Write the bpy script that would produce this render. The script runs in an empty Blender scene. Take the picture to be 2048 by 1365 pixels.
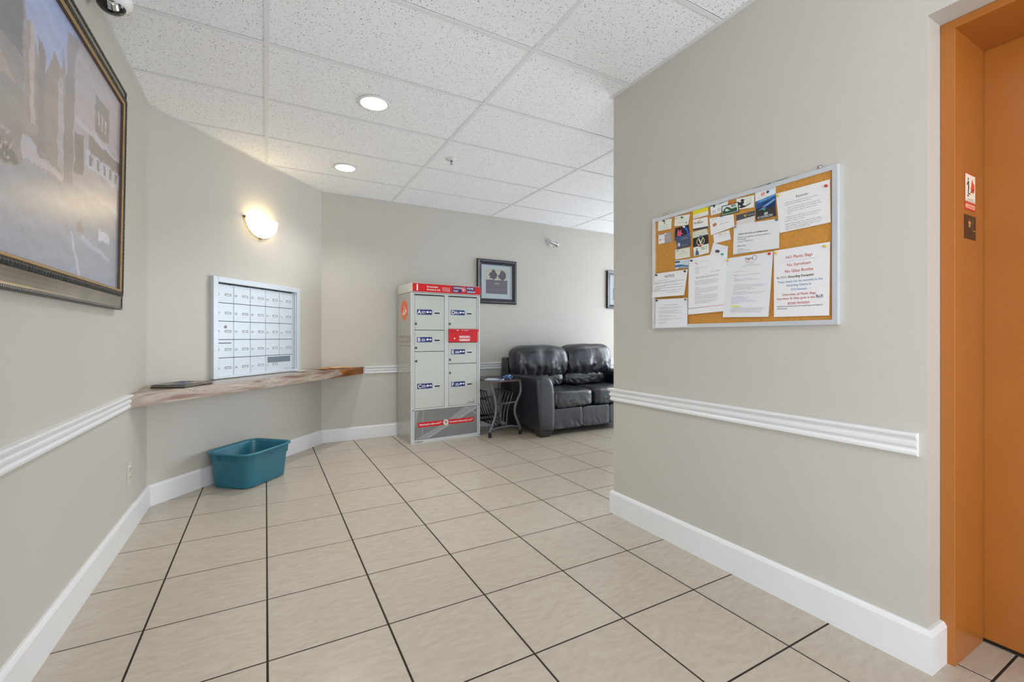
import bpy, bmesh, math, random
import numpy as np
from mathutils import Vector, Matrix, noise
random.seed(7)
PI = math.pi
S = bpy.context.scene
COL = S.collection
ZC = 2.5866            # ceiling height
XL, XR, YB = -0.67, 1.90, 4.972
A = Vector((XL, 3.65)); B = Vector((0.503, YB))
D = (B - A).normalized(); N = Vector((D.y, -D.x)); ML = (B - A).length
XE, YR = 6.3, -2.6     # far right wall, rear wall
RIGHT_END = 2.13; RIGHT_NEAR = 0.623

# ---------------------------------------------------------------- camera
cam = bpy.data.cameras.new('camera'); co = bpy.data.objects.new('camera', cam); COL.objects.link(co)
co.location = (0, 0, 1.095); co.rotation_euler = (PI/2, 0, -math.radians(28.9))
cam.sensor_width = 36; cam.lens = 892.7/2048*36; cam.shift_y = -8.2/2048; cam.clip_start = 0.02
S.camera = co
# ---------------------------------------------------------------- world, lights, exposure
w = bpy.data.worlds.new('world'); S.world = w; w.use_nodes = True
w.node_tree.nodes['Background'].inputs[0].default_value = (0.75, 0.85, 1.0, 1)
w.node_tree.nodes['Background'].inputs[1].default_value = 1.2
S.view_settings.view_transform = 'Standard'; S.view_settings.look = 'None'
S.view_settings.gamma = 1; S.view_settings.exposure = 0.16; S.view_settings.use_curve_mapping = False

def area(name, loc, rot, sx, sy, power, color):
    l = bpy.data.lights.new(name, 'AREA'); l.shape = 'RECTANGLE'; l.size = sx; l.size_y = sy
    l.energy = power; l.color = color
    o = bpy.data.objects.new(name, l); COL.objects.link(o); o.location = loc; o.rotation_euler = rot
    return o
# daylight through the lobby glazing, and through the entrance glazing in the left wall behind the camera
area('lobby_daylight', (XE-0.12, 3.55, 1.20), (0, PI/2-.18, 0), 2.0, 2.5, 105, (0.88, 0.94, 1.0))
area('lobby_front_daylight', (4.35, RIGHT_END+0.08, 1.15), (PI/2-.38, 0, PI), 2.5, 1.9, 58, (0.78, 0.89, 1.0))
area('entrance_daylight', (XL+0.12, -1.25, 1.25), (0, -PI/2-.12, 0), 2.0, 1.8, 38, (0.94, 0.975, 1.0))
area('rear_fill', (0.6, YR+0.25, 1.20), (PI/2+.50, 0, 0), 2.2, 2.0, 72, (0.90, 0.95, 1.0))  # added fill from behind, tilted up to lift ceiling, cabinet and far walls
DOWN_W = 15.5
SCONCE_W = 0.6

# ---------------------------------------------------------------- materials
def lin(c):
    return tuple(((v/255)/12.92 if v/255 <= 0.04045 else ((v/255+0.055)/1.055)**2.4) for v in c)
MATS = {}
def mat(name, rgb, rough=0.5, metal=0.0, var=0.0, vscale=6.0, stretch=(1,1,1), bump=0.0, bscale=60.0, bstretch=(1,1,1),
        coat=0.0, emit=None, estr=0.0, spec=0.5, detail=4.0, rvar=0.0, randobj=0.0):
    if name in MATS: return MATS[name]
    m = bpy.data.materials.new(name); m.use_nodes = True; nt = m.node_tree; nd = nt.nodes; ln = nt.links
    p = nd['Principled BSDF']; c = lin(rgb)
    p.inputs['Roughness'].default_value = rough; p.inputs['Metallic'].default_value = metal
    p.inputs['Specular IOR Level'].default_value = spec
    p.inputs['Coat Weight'].default_value = coat; p.inputs['Coat Roughness'].default_value = 0.12
    tc = nd.new('ShaderNodeTexCoord')
    mp = nd.new('ShaderNodeMapping'); mp.inputs['Scale'].default_value = stretch; ln.new(tc.outputs['Object'], mp.inputs[0])
    if randobj:
        oi = nd.new('ShaderNodeObjectInfo'); mu = nd.new('ShaderNodeVectorMath'); mu.operation = 'SCALE'
        cx = nd.new('ShaderNodeCombineXYZ')
        for i in range(3): ln.new(oi.outputs['Random'], cx.inputs[i])
        ln.new(cx.outputs[0], mu.inputs[0]); mu.inputs['Scale'].default_value = 37.0
        ln.new(mu.outputs[0], mp.inputs['Location'])
    nz = nd.new('ShaderNodeTexNoise'); nz.inputs['Scale'].default_value = vscale; nz.inputs['Detail'].default_value = detail
    ln.new(mp.outputs[0], nz.inputs['Vector'])
    cr = nd.new('ShaderNodeValToRGB')
    cr.color_ramp.elements[0].position = 0.3; cr.color_ramp.elements[1].position = 0.7
    cr.color_ramp.elements[0].color = (*[max(0, v*(1-var)) for v in c], 1)
    cr.color_ramp.elements[1].color = (*[min(1, v*(1+var)) for v in c], 1)
    ln.new(nz.outputs['Fac'], cr.inputs[0]); ln.new(cr.outputs[0], p.inputs['Base Color'])
    if bump:
        mp2 = nd.new('ShaderNodeMapping'); mp2.inputs['Scale'].default_value = bstretch; ln.new(tc.outputs['Object'], mp2.inputs[0])
        n2 = nd.new('ShaderNodeTexNoise'); n2.inputs['Scale'].default_value = bscale; n2.inputs['Detail'].default_value = 3
        ln.new(mp2.outputs[0], n2.inputs['Vector'])
        b = nd.new('ShaderNodeBump'); b.inputs['Strength'].default_value = bump; b.inputs['Distance'].default_value = 0.01
        ln.new(n2.outputs['Fac'], b.inputs['Height']); ln.new(b.outputs[0], p.inputs['Normal'])
    if emit:
        p.inputs['Emission Color'].default_value = (*lin(emit), 1); p.inputs['Emission Strength'].default_value = estr
    MATS[name] = m
    return m

WALL = mat('greige wall paint', (190, 186, 178), 0.55, var=0.012, vscale=2, bump=0.04, bscale=220)
TRIM = mat('white trim paint', (224, 225, 226), 0.32, var=0.015, vscale=5)
GRID = mat('white ceiling bar', (232, 234, 237), 0.6)
PLEN = mat('dark ceiling void', (40, 39, 38), 0.9)
GROUT = mat('dark brown grout', (40, 29, 22), 0.85, var=0.2, vscale=30)

def panel_material():
    m = bpy.data.materials.new('fissured mineral fibre'); m.use_nodes = True; nt = m.node_tree; nd = nt.nodes; ln = nt.links
    p = nd['Principled BSDF']; p.inputs['Roughness'].default_value = 0.9
    tc = nd.new('ShaderNodeTexCoord')
    n1 = nd.new('ShaderNodeTexNoise'); n1.inputs['Scale'].default_value = 115; n1.inputs['Detail'].default_value = 2.5; n1.inputs['Roughness'].default_value = 0.65
    n2 = nd.new('ShaderNodeTexNoise'); n2.inputs['Scale'].default_value = 260; n2.inputs['Detail'].default_value = 1
    ln.new(tc.outputs['Object'], n1.inputs['Vector']); ln.new(tc.outputs['Object'], n2.inputs['Vector'])
    cr = nd.new('ShaderNodeValToRGB'); e = cr.color_ramp.elements
    e[0].position = 0.325; e[0].color = (*lin((96, 94, 90)), 1); e[1].position = 0.385; e[1].color = (*lin((248, 250, 253)), 1)
    cr2 = nd.new('ShaderNodeValToRGB'); e = cr2.color_ramp.elements
    e[0].position = 0.28; e[0].color = (0.72, 0.72, 0.71, 1); e[1].position = 0.36; e[1].color = (1, 1, 1, 1)
    mx = nd.new('ShaderNodeMixRGB'); mx.blend_type = 'MULTIPLY'; mx.inputs[0].default_value = 1
    ln.new(n1.outputs['Fac'], cr.inputs[0]); ln.new(n2.outputs['Fac'], cr2.inputs[0])
    ln.new(cr.outputs[0], mx.inputs[1]); ln.new(cr2.outputs[0], mx.inputs[2]); ln.new(mx.outputs[0], p.inputs['Base Color'])
    b = nd.new('ShaderNodeBump'); b.inputs['Strength'].default_value = 0.35; b.inputs['Distance'].default_value = 0.004
    ln.new(mx.outputs[0], b.inputs['Height']); ln.new(b.outputs[0], p.inputs['Normal'])
    return m
PANEL = panel_material()

def tile_material():
    m = bpy.data.materials.new('beige porcelain tile'); m.use_nodes = True; nt = m.node_tree; nd = nt.nodes; ln = nt.links
    p = nd['Principled BSDF']; p.inputs['Roughness'].default_value = 0.27; p.inputs['Specular IOR Level'].default_value = 0.7
    tc = nd.new('ShaderNodeTexCoord'); oi = nd.new('ShaderNodeObjectInfo')
    mp = nd.new('ShaderNodeMapping'); ln.new(tc.outputs['Object'], mp.inputs[0])
    cx = nd.new('ShaderNodeCombineXYZ'); ml = nd.new('ShaderNodeMath'); ml.operation = 'MULTIPLY'; ml.inputs[1].default_value = 41
    ln.new(oi.outputs['Random'], ml.inputs[0])
    for i in range(3): ln.new(ml.outputs[0], cx.inputs[i])
    ln.new(cx.outputs[0], mp.inputs['Location'])
    nw = nd.new('ShaderNodeTexNoise'); nw.inputs['Scale'].default_value = 5; ln.new(mp.outputs[0], nw.inputs['Vector'])
    va = nd.new('ShaderNodeVectorMath'); va.operation = 'MULTIPLY_ADD'; va.inputs[1].default_value = (0.10, 0.10, 0.10)
    ln.new(nw.outputs['Color'], va.inputs[0]); ln.new(mp.outputs[0], va.inputs[2])
    mp2 = nd.new('ShaderNodeMapping'); mp2.inputs['Scale'].default_value = (2.2, 7.0, 1); mp2.inputs['Rotation'].default_value = (0, 0, 0.5); ln.new(va.outputs[0], mp2.inputs[0])
    nz = nd.new('ShaderNodeTexNoise'); nz.inputs['Scale'].default_value = 7; nz.inputs['Detail'].default_value = 6; nz.inputs['Roughness'].default_value = 0.6
    ln.new(mp2.outputs[0], nz.inputs['Vector'])
    cr = nd.new('ShaderNodeValToRGB'); e = cr.color_ramp.elements
    e[0].position = 0.28; e[0].color = (*lin((174, 162, 147)), 1)
    e[1].position = 0.74; e[1].color = (*lin((186, 177, 162)), 1)
    k = e.new(0.5); k.color = (*lin((180, 170, 155)), 1)
    ln.new(nz.outputs['Fac'], cr.inputs[0])
    hs = nd.new('ShaderNodeHueSaturation'); mr = nd.new('ShaderNodeMapRange'); mr.inputs['To Min'].default_value = 0.975; mr.inputs['To Max'].default_value = 1.025
    ln.new(oi.outputs['Random'], mr.inputs[0]); ln.new(mr.outputs[0], hs.inputs['Value']); ln.new(cr.outputs[0], hs.inputs['Color'])
    ln.new(hs.outputs[0], p.inputs['Base Color'])
    b = nd.new('ShaderNodeBump'); b.inputs['Strength'].default_value = 0.08; b.inputs['Distance'].default_value = 0.003
    ln.new(nz.outputs['Fac'], b.inputs['Height']); ln.new(b.outputs[0], p.inputs['Normal'])
    return m
TILE = tile_material()

def wood_material():
    m = bpy.data.materials.new('figured slab wood'); m.use_nodes = True; nt = m.node_tree; nd = nt.nodes; ln = nt.links
    p = nd['Principled BSDF']; p.inputs['Roughness'].default_value = 0.33; p.inputs['Coat Weight'].default_value = 0.25
    tc = nd.new('ShaderNodeTexCoord')
    mp = nd.new('ShaderNodeMapping'); mp.inputs['Scale'].default_value = (1.3, 9, 14); ln.new(tc.outputs['Object'], mp.inputs[0])
    nz = nd.new('ShaderNodeTexNoise'); nz.inputs['Scale'].default_value = 1.6; nz.inputs['Detail'].default_value = 7; nz.inputs['Distortion'].default_value = 1.2
    ln.new(mp.outputs[0], nz.inputs['Vector'])
    cr = nd.new('ShaderNodeValToRGB'); e = cr.color_ramp.elements
    e[0].position = 0.33; e[0].color = (*lin((118, 82, 66)), 1); e[1].position = 0.62; e[1].color = (*lin((172, 160, 146)), 1)
    for ps, cc in ((.42, (136, 112, 96)), (.5, (164, 148, 133)), (.553, (166, 150, 136)), (.562, (112, 82, 66)), (.571, (162, 146, 132))):
        k = e.new(ps); k.color = (*lin(cc), 1)
    ln.new(nz.outputs['Fac'], cr.inputs[0])
    # darker heartwood towards one end of the slab, with an irregular border
    sx = nd.new('ShaderNodeSeparateXYZ'); ln.new(tc.outputs['Object'], sx.inputs[0])
    n3 = nd.new('ShaderNodeTexNoise'); n3.inputs['Scale'].default_value = 3; ln.new(mp.outputs[0], n3.inputs['Vector'])
    ad = nd.new('ShaderNodeMath'); ad.operation = 'MULTIPLY_ADD'; ad.inputs[1].default_value = 0.35; ln.new(n3.outputs['Fac'], ad.inputs[0]); ln.new(sx.outputs[0], ad.inputs[2])
    r2 = nd.new('ShaderNodeValToRGB'); r2.color_ramp.elements[0].position = 0.0; r2.color_ramp.elements[1].position = 1
    mr = nd.new('ShaderNodeMapRange'); mr.inputs['From Min'].default_value = 1.78; mr.inputs['From Max'].default_value = 1.84
    ln.new(ad.outputs[0], mr.inputs[0])
    mx = nd.new('ShaderNodeMixRGB'); ln.new(mr.outputs[0], mx.inputs[0]); ln.new(cr.outputs[0], mx.inputs[1])
    cr4 = nd.new('ShaderNodeValToRGB'); e = cr4.color_ramp.elements
    e[0].position = 0.35; e[0].color = (*lin((120, 66, 24)), 1); e[1].position = 0.65; e[1].color = (*lin((176, 108, 44)), 1)
    ln.new(nz.outputs['Fac'], cr4.inputs[0]); ln.new(cr4.outputs[0], mx.inputs[2])
    ln.new(mx.outputs[0], p.inputs['Base Color'])
    return m
WOOD = wood_material()
WOODTOP = mat('oiled shelf top', (134, 116, 98), 0.3, var=0.18, vscale=2.5, stretch=(1, 8, 8), coat=0.3)

# ---------------------------------------------------------------- geometry helpers
class MB:
    def __init__(s): s.v = []; s.f = []; s.m = []; s.sm = []; s.mats = []; s.M = Matrix.Identity(4)
    def mi(s, m):
        if m not in s.mats: s.mats.append(m)
        return s.mats.index(m)
    def add(s, vs, fs, m, smooth=False):
        o = len(s.v); k = s.mi(m)
        for p in vs: s.v.append(tuple(s.M @ Vector(p)))
        for f in fs: s.f.append(tuple(o+i for i in f)); s.m.append(k); s.sm.append(smooth)
    def box(s, a, b, m):
        x0, y0, z0 = a; x1, y1, z1 = b
        s.add([(x0,y0,z0),(x1,y0,z0),(x1,y1,z0),(x0,y1,z0),(x0,y0,z1),(x1,y0,z1),(x1,y1,z1),(x0,y1,z1)],
              [(0,3,2,1),(4,5,6,7),(0,1,5,4),(1,2,6,5),(2,3,7,6),(3,0,4,7)], m)
    def bbox(s, a, b, m, r=0.004):   # box with chamfered edges
        bm = bmesh.new(); bmesh.ops.create_cube(bm, size=1)
        for v in bm.verts:
            v.co = Vector(((a[0]+b[0])/2+v.co.x*(b[0]-a[0]), (a[1]+b[1])/2+v.co.y*(b[1]-a[1]), (a[2]+b[2])/2+v.co.z*(b[2]-a[2])))
        bmesh.ops.bevel(bm, geom=bm.edges[:], offset=r, segments=2, affect='EDGES', profile=0.6)
        s.bm(bm, m, False)
    def bm(s, bm, m, smooth=False):
        bm.verts.index_update()
        s.add([v.co for v in bm.verts], [[v.index for v in f.verts] for f in bm.faces], m, smooth); bm.free()
    def prism(s, pts, axis, a, b, m, smooth=False):
        # pts in the plane normal to axis: axis 'y' -> (x,z); 'z' -> (x,y); 'x' -> (y,z)
        n = len(pts)
        def P(p, t): return {'y': (p[0], t, p[1]), 'z': (p[0], p[1], t), 'x': (t, p[0], p[1])}[axis]
        vs = [P(p, a) for p in pts]+[P(p, b) for p in pts]
        fs = [tuple(range(n)), tuple(range(2*n-1, n-1, -1))]
        s.add(vs, fs, m); s.add(vs, [(i, n+i, n+(i+1) % n, (i+1) % n) for i in range(n)], m, smooth)
    def quad(s, pts, m): s.add(pts, [tuple(range(len(pts)))], m)
    def flat(s, pts, y, m): s.quad([(p[0], y, p[1]) for p in pts], m)     # flat print on a wall-facing sheet
    def rect(s, x0, z0, x1, z1, y, m): s.flat([(x0,z0),(x1,z0),(x1,z1),(x0,z1)], y, m)
    def disc(s, x, z, r, y, m, n=20, rz=None):
        rz = rz or r
        s.flat([(x+r*math.cos(2*PI*i/n), z+rz*math.sin(2*PI*i/n)) for i in range(n)], y, m)
    def ring(s, x, z, r0, r1, y, m, n=28, k=1.0):
        for i in range(n):
            a, b = 2*PI*i/n, 2*PI*(i+1)/n
            s.flat([(x+k*r0*math.cos(a), z+r0*math.sin(a)), (x+k*r0*math.cos(b), z+r0*math.sin(b)), (x+k*r1*math.cos(b), z+r1*math.sin(b)), (x+k*r1*math.cos(a), z+r1*math.sin(a))], y, m)
    def lathe(s, prof, m, c=(0,0,0), axis='z', n=24, smooth=True):
        vs = []
        for r, h in prof:
            for i in range(n):
                a = 2*PI*i/n; x, y = r*math.cos(a), r*math.sin(a)
                q = {'z': (x, y, h), 'y': (x, h, y), 'x': (h, x, y)}[axis]
                vs.append((c[0]+q[0], c[1]+q[1], c[2]+q[2]))
        fs = [(k*n+i, k*n+(i+1) % n, (k+1)*n+(i+1) % n, (k+1)*n+i) for k in range(len(prof)-1) for i in range(n)]
        s.add(vs, fs, m, smooth)
        for k, fl in ((0, True), (len(prof)-1, False)):
            if prof[k][0] > 1e-5: s.add(vs[k*n:(k+1)*n], [tuple(range(n))], m)
    def tube(s, path, r, m, n=8, flatten=1.0):
        P = [Vector(p) for p in path]; vs = []; up = Vector((0, 1, 0.01)) if abs((P[-1]-P[0]).normalized().y) < 0.9 else Vector((1, 0, 0.01))
        for i, p in enumerate(P):
            t = (P[min(i+1, len(P)-1)]-P[max(i-1, 0)]).normalized()
            a = t.cross(up).normalized(); b = a.cross(t).normalized()
            rr = r[i] if isinstance(r, (list, tuple)) else r
            for k in range(n):
                an = 2*PI*k/n; vs.append(p+a*rr*math.cos(an)+b*rr*flatten*math.sin(an))
        fs = [(i*n+k, i*n+(k+1) % n, (i+1)*n+(k+1) % n, (i+1)*n+k) for i in range(len(P)-1) for k in range(n)]
        fs += [tuple(range(n)), tuple(range(len(vs)-1, len(vs)-1-n, -1))]
        s.add(vs, fs, m, True)
    def text(s, t, x, z, size, y, m, align='LEFT', bold=0.0, sx=1.0, rot=0.0):
        vs, fs, wd = glyphs(t, bold)
        ox = {'LEFT': 0, 'CENTER': -wd/2, 'RIGHT': -wd}[align]
        c, sn = math.cos(rot), math.sin(rot)
        s.add([(x+((p[0]+ox)*c*sx-p[1]*sn)*size, y, z+((p[0]+ox)*sn*sx+p[1]*c)*size) for p in vs], fs, m)
    def textw(s, t, x0, x1, z, size, y, m, bold=0.0):     # text fitted to a width
        vs, fs, wd = glyphs(t, bold)
        s.text(t, x0, z, size, y, m, 'LEFT', bold, (x1-x0)/(wd*size))
    def words(s, x0, x1, z, h, y, m, rng, slope=0.0):     # a line of print too small to read
        x = x0
        while x < x1-h:
            wd = min(rng.uniform(1.2, 5.5)*h, x1-x)
            hh = h*rng.uniform(0.5, 0.75)
            dz = slope*(x-x0)
            s.flat([(x, z+dz), (x+wd, z+dz+slope*wd), (x+wd, z+dz+hh+slope*wd), (x, z+dz+hh)], y, m)
            x += wd+h*0.55
    def build(s, name, parent=None, loc=(0,0,0), rotz=0, sharp=False):
        me = bpy.data.meshes.new(name); me.from_pydata(s.v, [], s.f)
        for m in s.mats: me.materials.append(m)
        me.polygons.foreach_set('material_index', s.m); me.polygons.foreach_set('use_smooth', s.sm)
        bm = bmesh.new(); bm.from_mesh(me); 
        bm.to_mesh(me); bm.free(); me.update()
        o = bpy.data.objects.new(name, me); COL.objects.link(o)
        o.location = loc; o.rotation_euler = (0, 0, rotz)
        if parent: o.parent = parent
        return o
GL = {}
def glyphs(t, bold=0.0):
    if (t, bold) in GL: return GL[(t, bold)]
    cu = bpy.data.curves.new('t', 'FONT'); cu.body = t; cu.size = 1; cu.resolution_u = 2; cu.offset = bold; cu.fill_mode = 'FRONT'
    ob = bpy.data.objects.new('t', cu); me = bpy.data.meshes.new_from_object(ob)
    vs = [(v.co.x, v.co.y) for v in me.vertices]; fs = [tuple(p.vertices) for p in me.polygons]
    bpy.data.objects.remove(ob); bpy.data.curves.remove(cu); bpy.data.meshes.remove(me)
    wd = max([v[0] for v in vs], default=0)
    GL[(t, bold)] = (vs, fs, wd); return GL[(t, bold)]
def thing(name, label, cat, loc=(0,0,0), rotz=0, group=None):
    o = bpy.data.objects.new(name, None); o.empty_display_size = 0.05; COL.objects.link(o); o.location = loc; o.rotation_euler = (0, 0, rotz)
    return tag(o, label, cat, group)
def tag(o, label, cat, group=None):
    o['label'] = label; o['category'] = cat
    if group: o['group'] = group
    return o
def struct(o): o['kind'] = 'structure'; return o
def wallpt(side, s, z, off=0.0):     # a point on a wall face
    if side == 'left': return (XL+off, s, z), PI/2
    if side == 'right': return (XR-off, s, z), -PI/2
    if side == 'back': return (s, YB-off, z), 0.0
    if side == 'angled':
        p = A+D*s+N*off; return (p.x, p.y, z), math.atan2(D.y, D.x)

# ================================================================ SETTING
def clip(poly, nx, ny, c):     # keep nx*x+ny*y >= c
    out = []
    for i in range(len(poly)):
        p, q = poly[i], poly[(i+1) % len(poly)]
        dp, dq = nx*p[0]+ny*p[1]-c, nx*q[0]+ny*q[1]-c
        if dp >= 0: out.append(p)
        if (dp > 0 > dq) or (dp < 0 < dq):
            t = dp/(dp-dq); out.append((p[0]+(q[0]-p[0])*t, p[1]+(q[1]-p[1])*t))
    return out
def room_clip(poly, ins=0.0):
    for nx, ny, c in ((1,0,XL+ins),(-1,0,-XE+ins),(0,1,YR+ins),(0,-1,-YB+ins),(N.x,N.y,N.dot(A)+ins)):
        poly = clip(poly, nx, ny, c)
        if len(poly) < 3: return []
    return poly
def parea(p): return 0.5*abs(sum(p[i][0]*p[(i+1) % len(p)][1]-p[(i+1) % len(p)][0]*p[i][1] for i in range(len(p))))
def in_view(pts, z):
    for x, y in pts:
        c, s_ = math.cos(math.radians(28.9)), math.sin(math.radians(28.9))
        d = x*s_+y*c
        if d > 0.15:
            u = (x*c-y*s_)/d; v = (z-1.095)/d
            if abs(u) < 1.2 and abs(v) < 0.8: return True
    return False
outline = room_clip([(-1,-3),(7,-3),(7,6),(-1,6)])
# floor bed
b = MB(); b.prism([(-0.85, YR-0.15), (XE+0.15, YR-0.15), (XE+0.15, YB+0.15), (-0.85, YB+0.15)], 'z', -0.12, -0.0014, GROUT)
floor = struct(b.build('floor'))
TS = 0.4042; U0 = 0.0056; V0 = 3.3335; G = 0.0036
def prism_mesh(name, poly, z0, z1, m, bev=0.0):
    bm = bmesh.new(); vs = [bm.verts.new((x, y, z1)) for x, y in poly]; f = bm.faces.new(vs)
    if f.normal.z < 0 or True: bm.normal_update()
    if f.normal.z < 0: f.normal_flip()
    r = bmesh.ops.extrude_face_region(bm, geom=[f])
    for g in r['geom']:
        if isinstance(g, bmesh.types.BMVert): g.co.z = z0
    bmesh.ops.recalc_face_normals(bm, faces=bm.faces[:])
    if bev:
        ed = [e for e in bm.edges if all(abs(v.co.z-z1) < 1e-6 for v in e.verts)]
        bmesh.ops.bevel(bm, geom=ed, offset=bev, segments=1, affect='EDGES')
    me = bpy.data.meshes.new(name); bm.to_mesh(me); bm.free(); me.materials.append(m); return me
full_tile = prism_mesh('floor_tile', [(-TS/2+G,-TS/2+G),(TS/2-G,-TS/2+G),(TS/2-G,TS/2-G),(-TS/2+G,TS/2-G)], -0.0014, 0.0, TILE, 0.0007)
rest = []
for i in range(-3, 17):
    for j in range(-6, 17):
        x0, y1 = U0+i*TS, V0-j*TS+2*TS*2; y0 = y1-TS
        sq = [(x0+G, y0+G), (x0+TS-G, y0+G), (x0+TS-G, y1-G), (x0+G, y1-G)]
        if x0 > XR and y0 > RIGHT_NEAR and y1 < RIGHT_END: continue
        if x0 > 2.3 and y1 < RIGHT_END: continue
        p = room_clip(sq)
        if y0 < RIGHT_END < y1 and x0 > XR: p = clip(p, 0, 1, RIGHT_END)
        if x0 < XR < x0+TS and y0 > RIGHT_NEAR and y1 < RIGHT_END: p = clip(p, -1, 0, -XR)
        if len(p) < 3 or parea(p) < 0.0004: continue
        if not in_view(p, 0) : rest.append(p); continue
        cx, cy = x0+TS/2, y0+TS/2
        if abs(parea(p)-(TS-2*G)**2) < 1e-6: me = full_tile
        else: me = prism_mesh('floor_tile', [(q[0]-cx, q[1]-cy) for q in p], -0.0014, 0.0, TILE)
        o = bpy.data.objects.new('floor_tile', me); COL.objects.link(o); o.location = (cx, cy, 0); o.parent = floor
b = MB()
for p in rest: b.prism(p, 'z', -0.0014, 0.0, TILE)
o = b.build('tiles_beyond', floor); o['kind'] = 'stuff'

# ceiling
b = MB(); b.prism([(-0.85, YR-0.15), (XE+0.15, YR-0.15), (XE+0.15, YB+0.15), (-0.85, YB+0.15)], 'z', ZC+0.06, ZC+0.16, PLEN)
ceil = struct(b.build('ceiling'))
CX0, CY0, PX, PY = 0.005, 2.5905, 1.2192, 0.6096
full_panel = prism_mesh('ceiling_panel', [(-PX/2+.006,-PY/2+.006),(PX/2-.006,-PY/2+.006),(PX/2-.006,PY/2-.0142),(-PX/2+.006,PY/2-.0142)], ZC+0.003, ZC+0.02, PANEL)
for i in range(-1, 6):
    for j in range(-9, 5):
        x0, y0 = CX0+i*PX, CY0+j*PY
        sq = [(x0+.006, y0+.006), (x0+PX-.006, y0+.006), (x0+PX-.006, y0+PY-.0142), (x0+.006, y0+PY-.0142)]
        if x0 > XR and y0 > -0.7 and y0+PY < RIGHT_END: continue
        if x0 > XR+0.5 and y0+PY < RIGHT_END: continue
        p = room_clip(sq)
        if len(p) < 3 or parea(p) < 0.001: continue
        cx, cy = x0+PX/2, y0+PY/2
        me = full_panel if abs(parea(p)-(PX-.012)*(PY-.0202)) < 1e-6 else prism_mesh('ceiling_panel', [(q[0]-cx, q[1]-cy) for q in p], ZC+0.003, ZC+0.02, PANEL)
        o = bpy.data.objects.new('ceiling_panel', me); COL.objects.link(o); o.location = (cx, cy, 0); o.parent = ceil
for i in range(-1, 7):
    x = CX0+i*PX; p = room_clip([(x-.012, YR), (x+.012, YR), (x+.012, YB), (x-.012, YB)])
    if x > XR: p = clip(p, 0, 1, RIGHT_END-0.01)
    if len(p) >= 3:
        b = MB(); b.prism(p, 'z', ZC, ZC+0.0028, GRID); b.build('main_bar', ceil)
for j in range(-9, 5):
    y = CY0+j*PY; p = room_clip([(XL, y-.012), (XE, y-.012), (XE, y+.012), (XL, y+.012)])
    if y < RIGHT_END: p = clip(p, -1, 0, -XR-0.01)
    if len(p) >= 3:
        b = MB(); b.prism(p, 'z', ZC+0.0002, ZC+0.0027, GRID); b.build('cross_bar', ceil)

# walls
def solid(name, boxes):
    b = MB()
    for a, c in boxes: b.box(a, c, WALL)
    return struct(b.build(name))
solid('wall_left', [((XL-0.15, -0.20, 0), (XL, 3.65, ZC+0.06)), ((XL-0.15, YR-0.15, 0), (XL, -2.30, ZC+0.06)), ((XL-0.15, -2.30, 0), (XL, -0.20, 0.12)), ((XL-0.15, -2.30, 2.45), (XL, -0.20, ZC+0.06))])
b = MB(); q = 0.15
b.prism([(A.x, A.y), (B.x, B.y), (B.x-0.02, B.y+q), (B.x-N.x*q-0.1, B.y+q), (A.x-q, A.y)], 'z', 0, ZC+0.06, WALL)
struct(b.build('wall_angled'))
solid('wall_back', [((B.x, YB, 0), (XE+0.15, YB+0.15, ZC+0.06))])
DY0 = -0.52
solid('wall_right', [((XR, RIGHT_NEAR, 0), (3.0, RIGHT_END, ZC+0.06)),
                     ((XR, DY0, 2.149), (2.6, RIGHT_NEAR, ZC+0.06)),
                     ((XR, YR, 0), (2.6, DY0, ZC+0.06))])
# far right wall with a big glazed opening (lights the lobby)
FR = mat('white window frame', (220, 222, 222), 0.4)
def glass():
    m = bpy.data.materials.new('window glass'); m.use_nodes = True; p = m.node_tree.nodes['Principled BSDF']
    p.inputs['Transmission Weight'].default_value = 1; p.inputs['Roughness'].default_value = 0.02; p.inputs['IOR'].default_value = 1.1
    return m
GLASS = glass()
b = MB()
b.box((XE, RIGHT_END, 0), (XE+0.15, 2.25, ZC+0.06), WALL); b.box((XE, 4.85, 0), (XE+0.15, YB, ZC+0.06), WALL)
b.box((XE, 2.25, 0), (XE+0.15, 4.85, 0.12), WALL); b.box((XE, 2.25, 2.45), (XE+0.15, 4.85, ZC+0.06), WALL)
struct(b.build('wall_far_right'))
b = MB()
b.box((3.0, RIGHT_END-.15, 2.45), (XE+.15, RIGHT_END, ZC+0.06), WALL); b.box((3.0, RIGHT_END-.15, 0), (XE+.15, RIGHT_END, 0.12), WALL); b.box((5.7, RIGHT_END-.15, .12), (XE+.15, RIGHT_END, 2.45), WALL)
struct(b.build('wall_lobby'))
b = MB()
b.box((XL-0.15, YR-0.15, 0), (-0.52, YR, ZC+0.06), WALL); b.box((1.72, YR-0.15, 0), (2.6, YR, ZC+0.06), WALL)
b.box((-0.52, YR-0.15, 2.45), (1.72, YR, ZC+0.06), WALL); b.box((-0.52, YR-0.15, 0), (1.72, YR, 0.12), WALL)
struct(b.build('wall_rear'))
def window(name, along, c0, c1, fixed):
    b = MB(); n = 3; t = 0.05
    for k in range(n+1):
        u = c0+(c1-c0)*k/n; u = min(max(u, c0+t/2), c1-t/2)
        b.box(*(((fixed, u-t/2, .12), (fixed+t, u+t/2, 2.45)) if along == 'y' else ((u-t/2, fixed-t, .12), (u+t/2, fixed, 2.45))), FR)
    for z in (.12, 2.40, .95):
        b.box(*(((fixed+.002, c0, z), (fixed+t-.002, c1, z+t)) if along == 'y' else ((c0, fixed-t+.002, z), (c1, fixed-.002, z+t))), FR)
    w_ = struct(b.build(name))
    g = MB()
    g.box(*(((fixed+.02, c0, .12), (fixed+.026, c1, 2.45)) if along == 'y' else ((c0, fixed-.026, .12), (c1, fixed-.02, 2.45))), GLASS)
    g.build('pane', w_)
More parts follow.
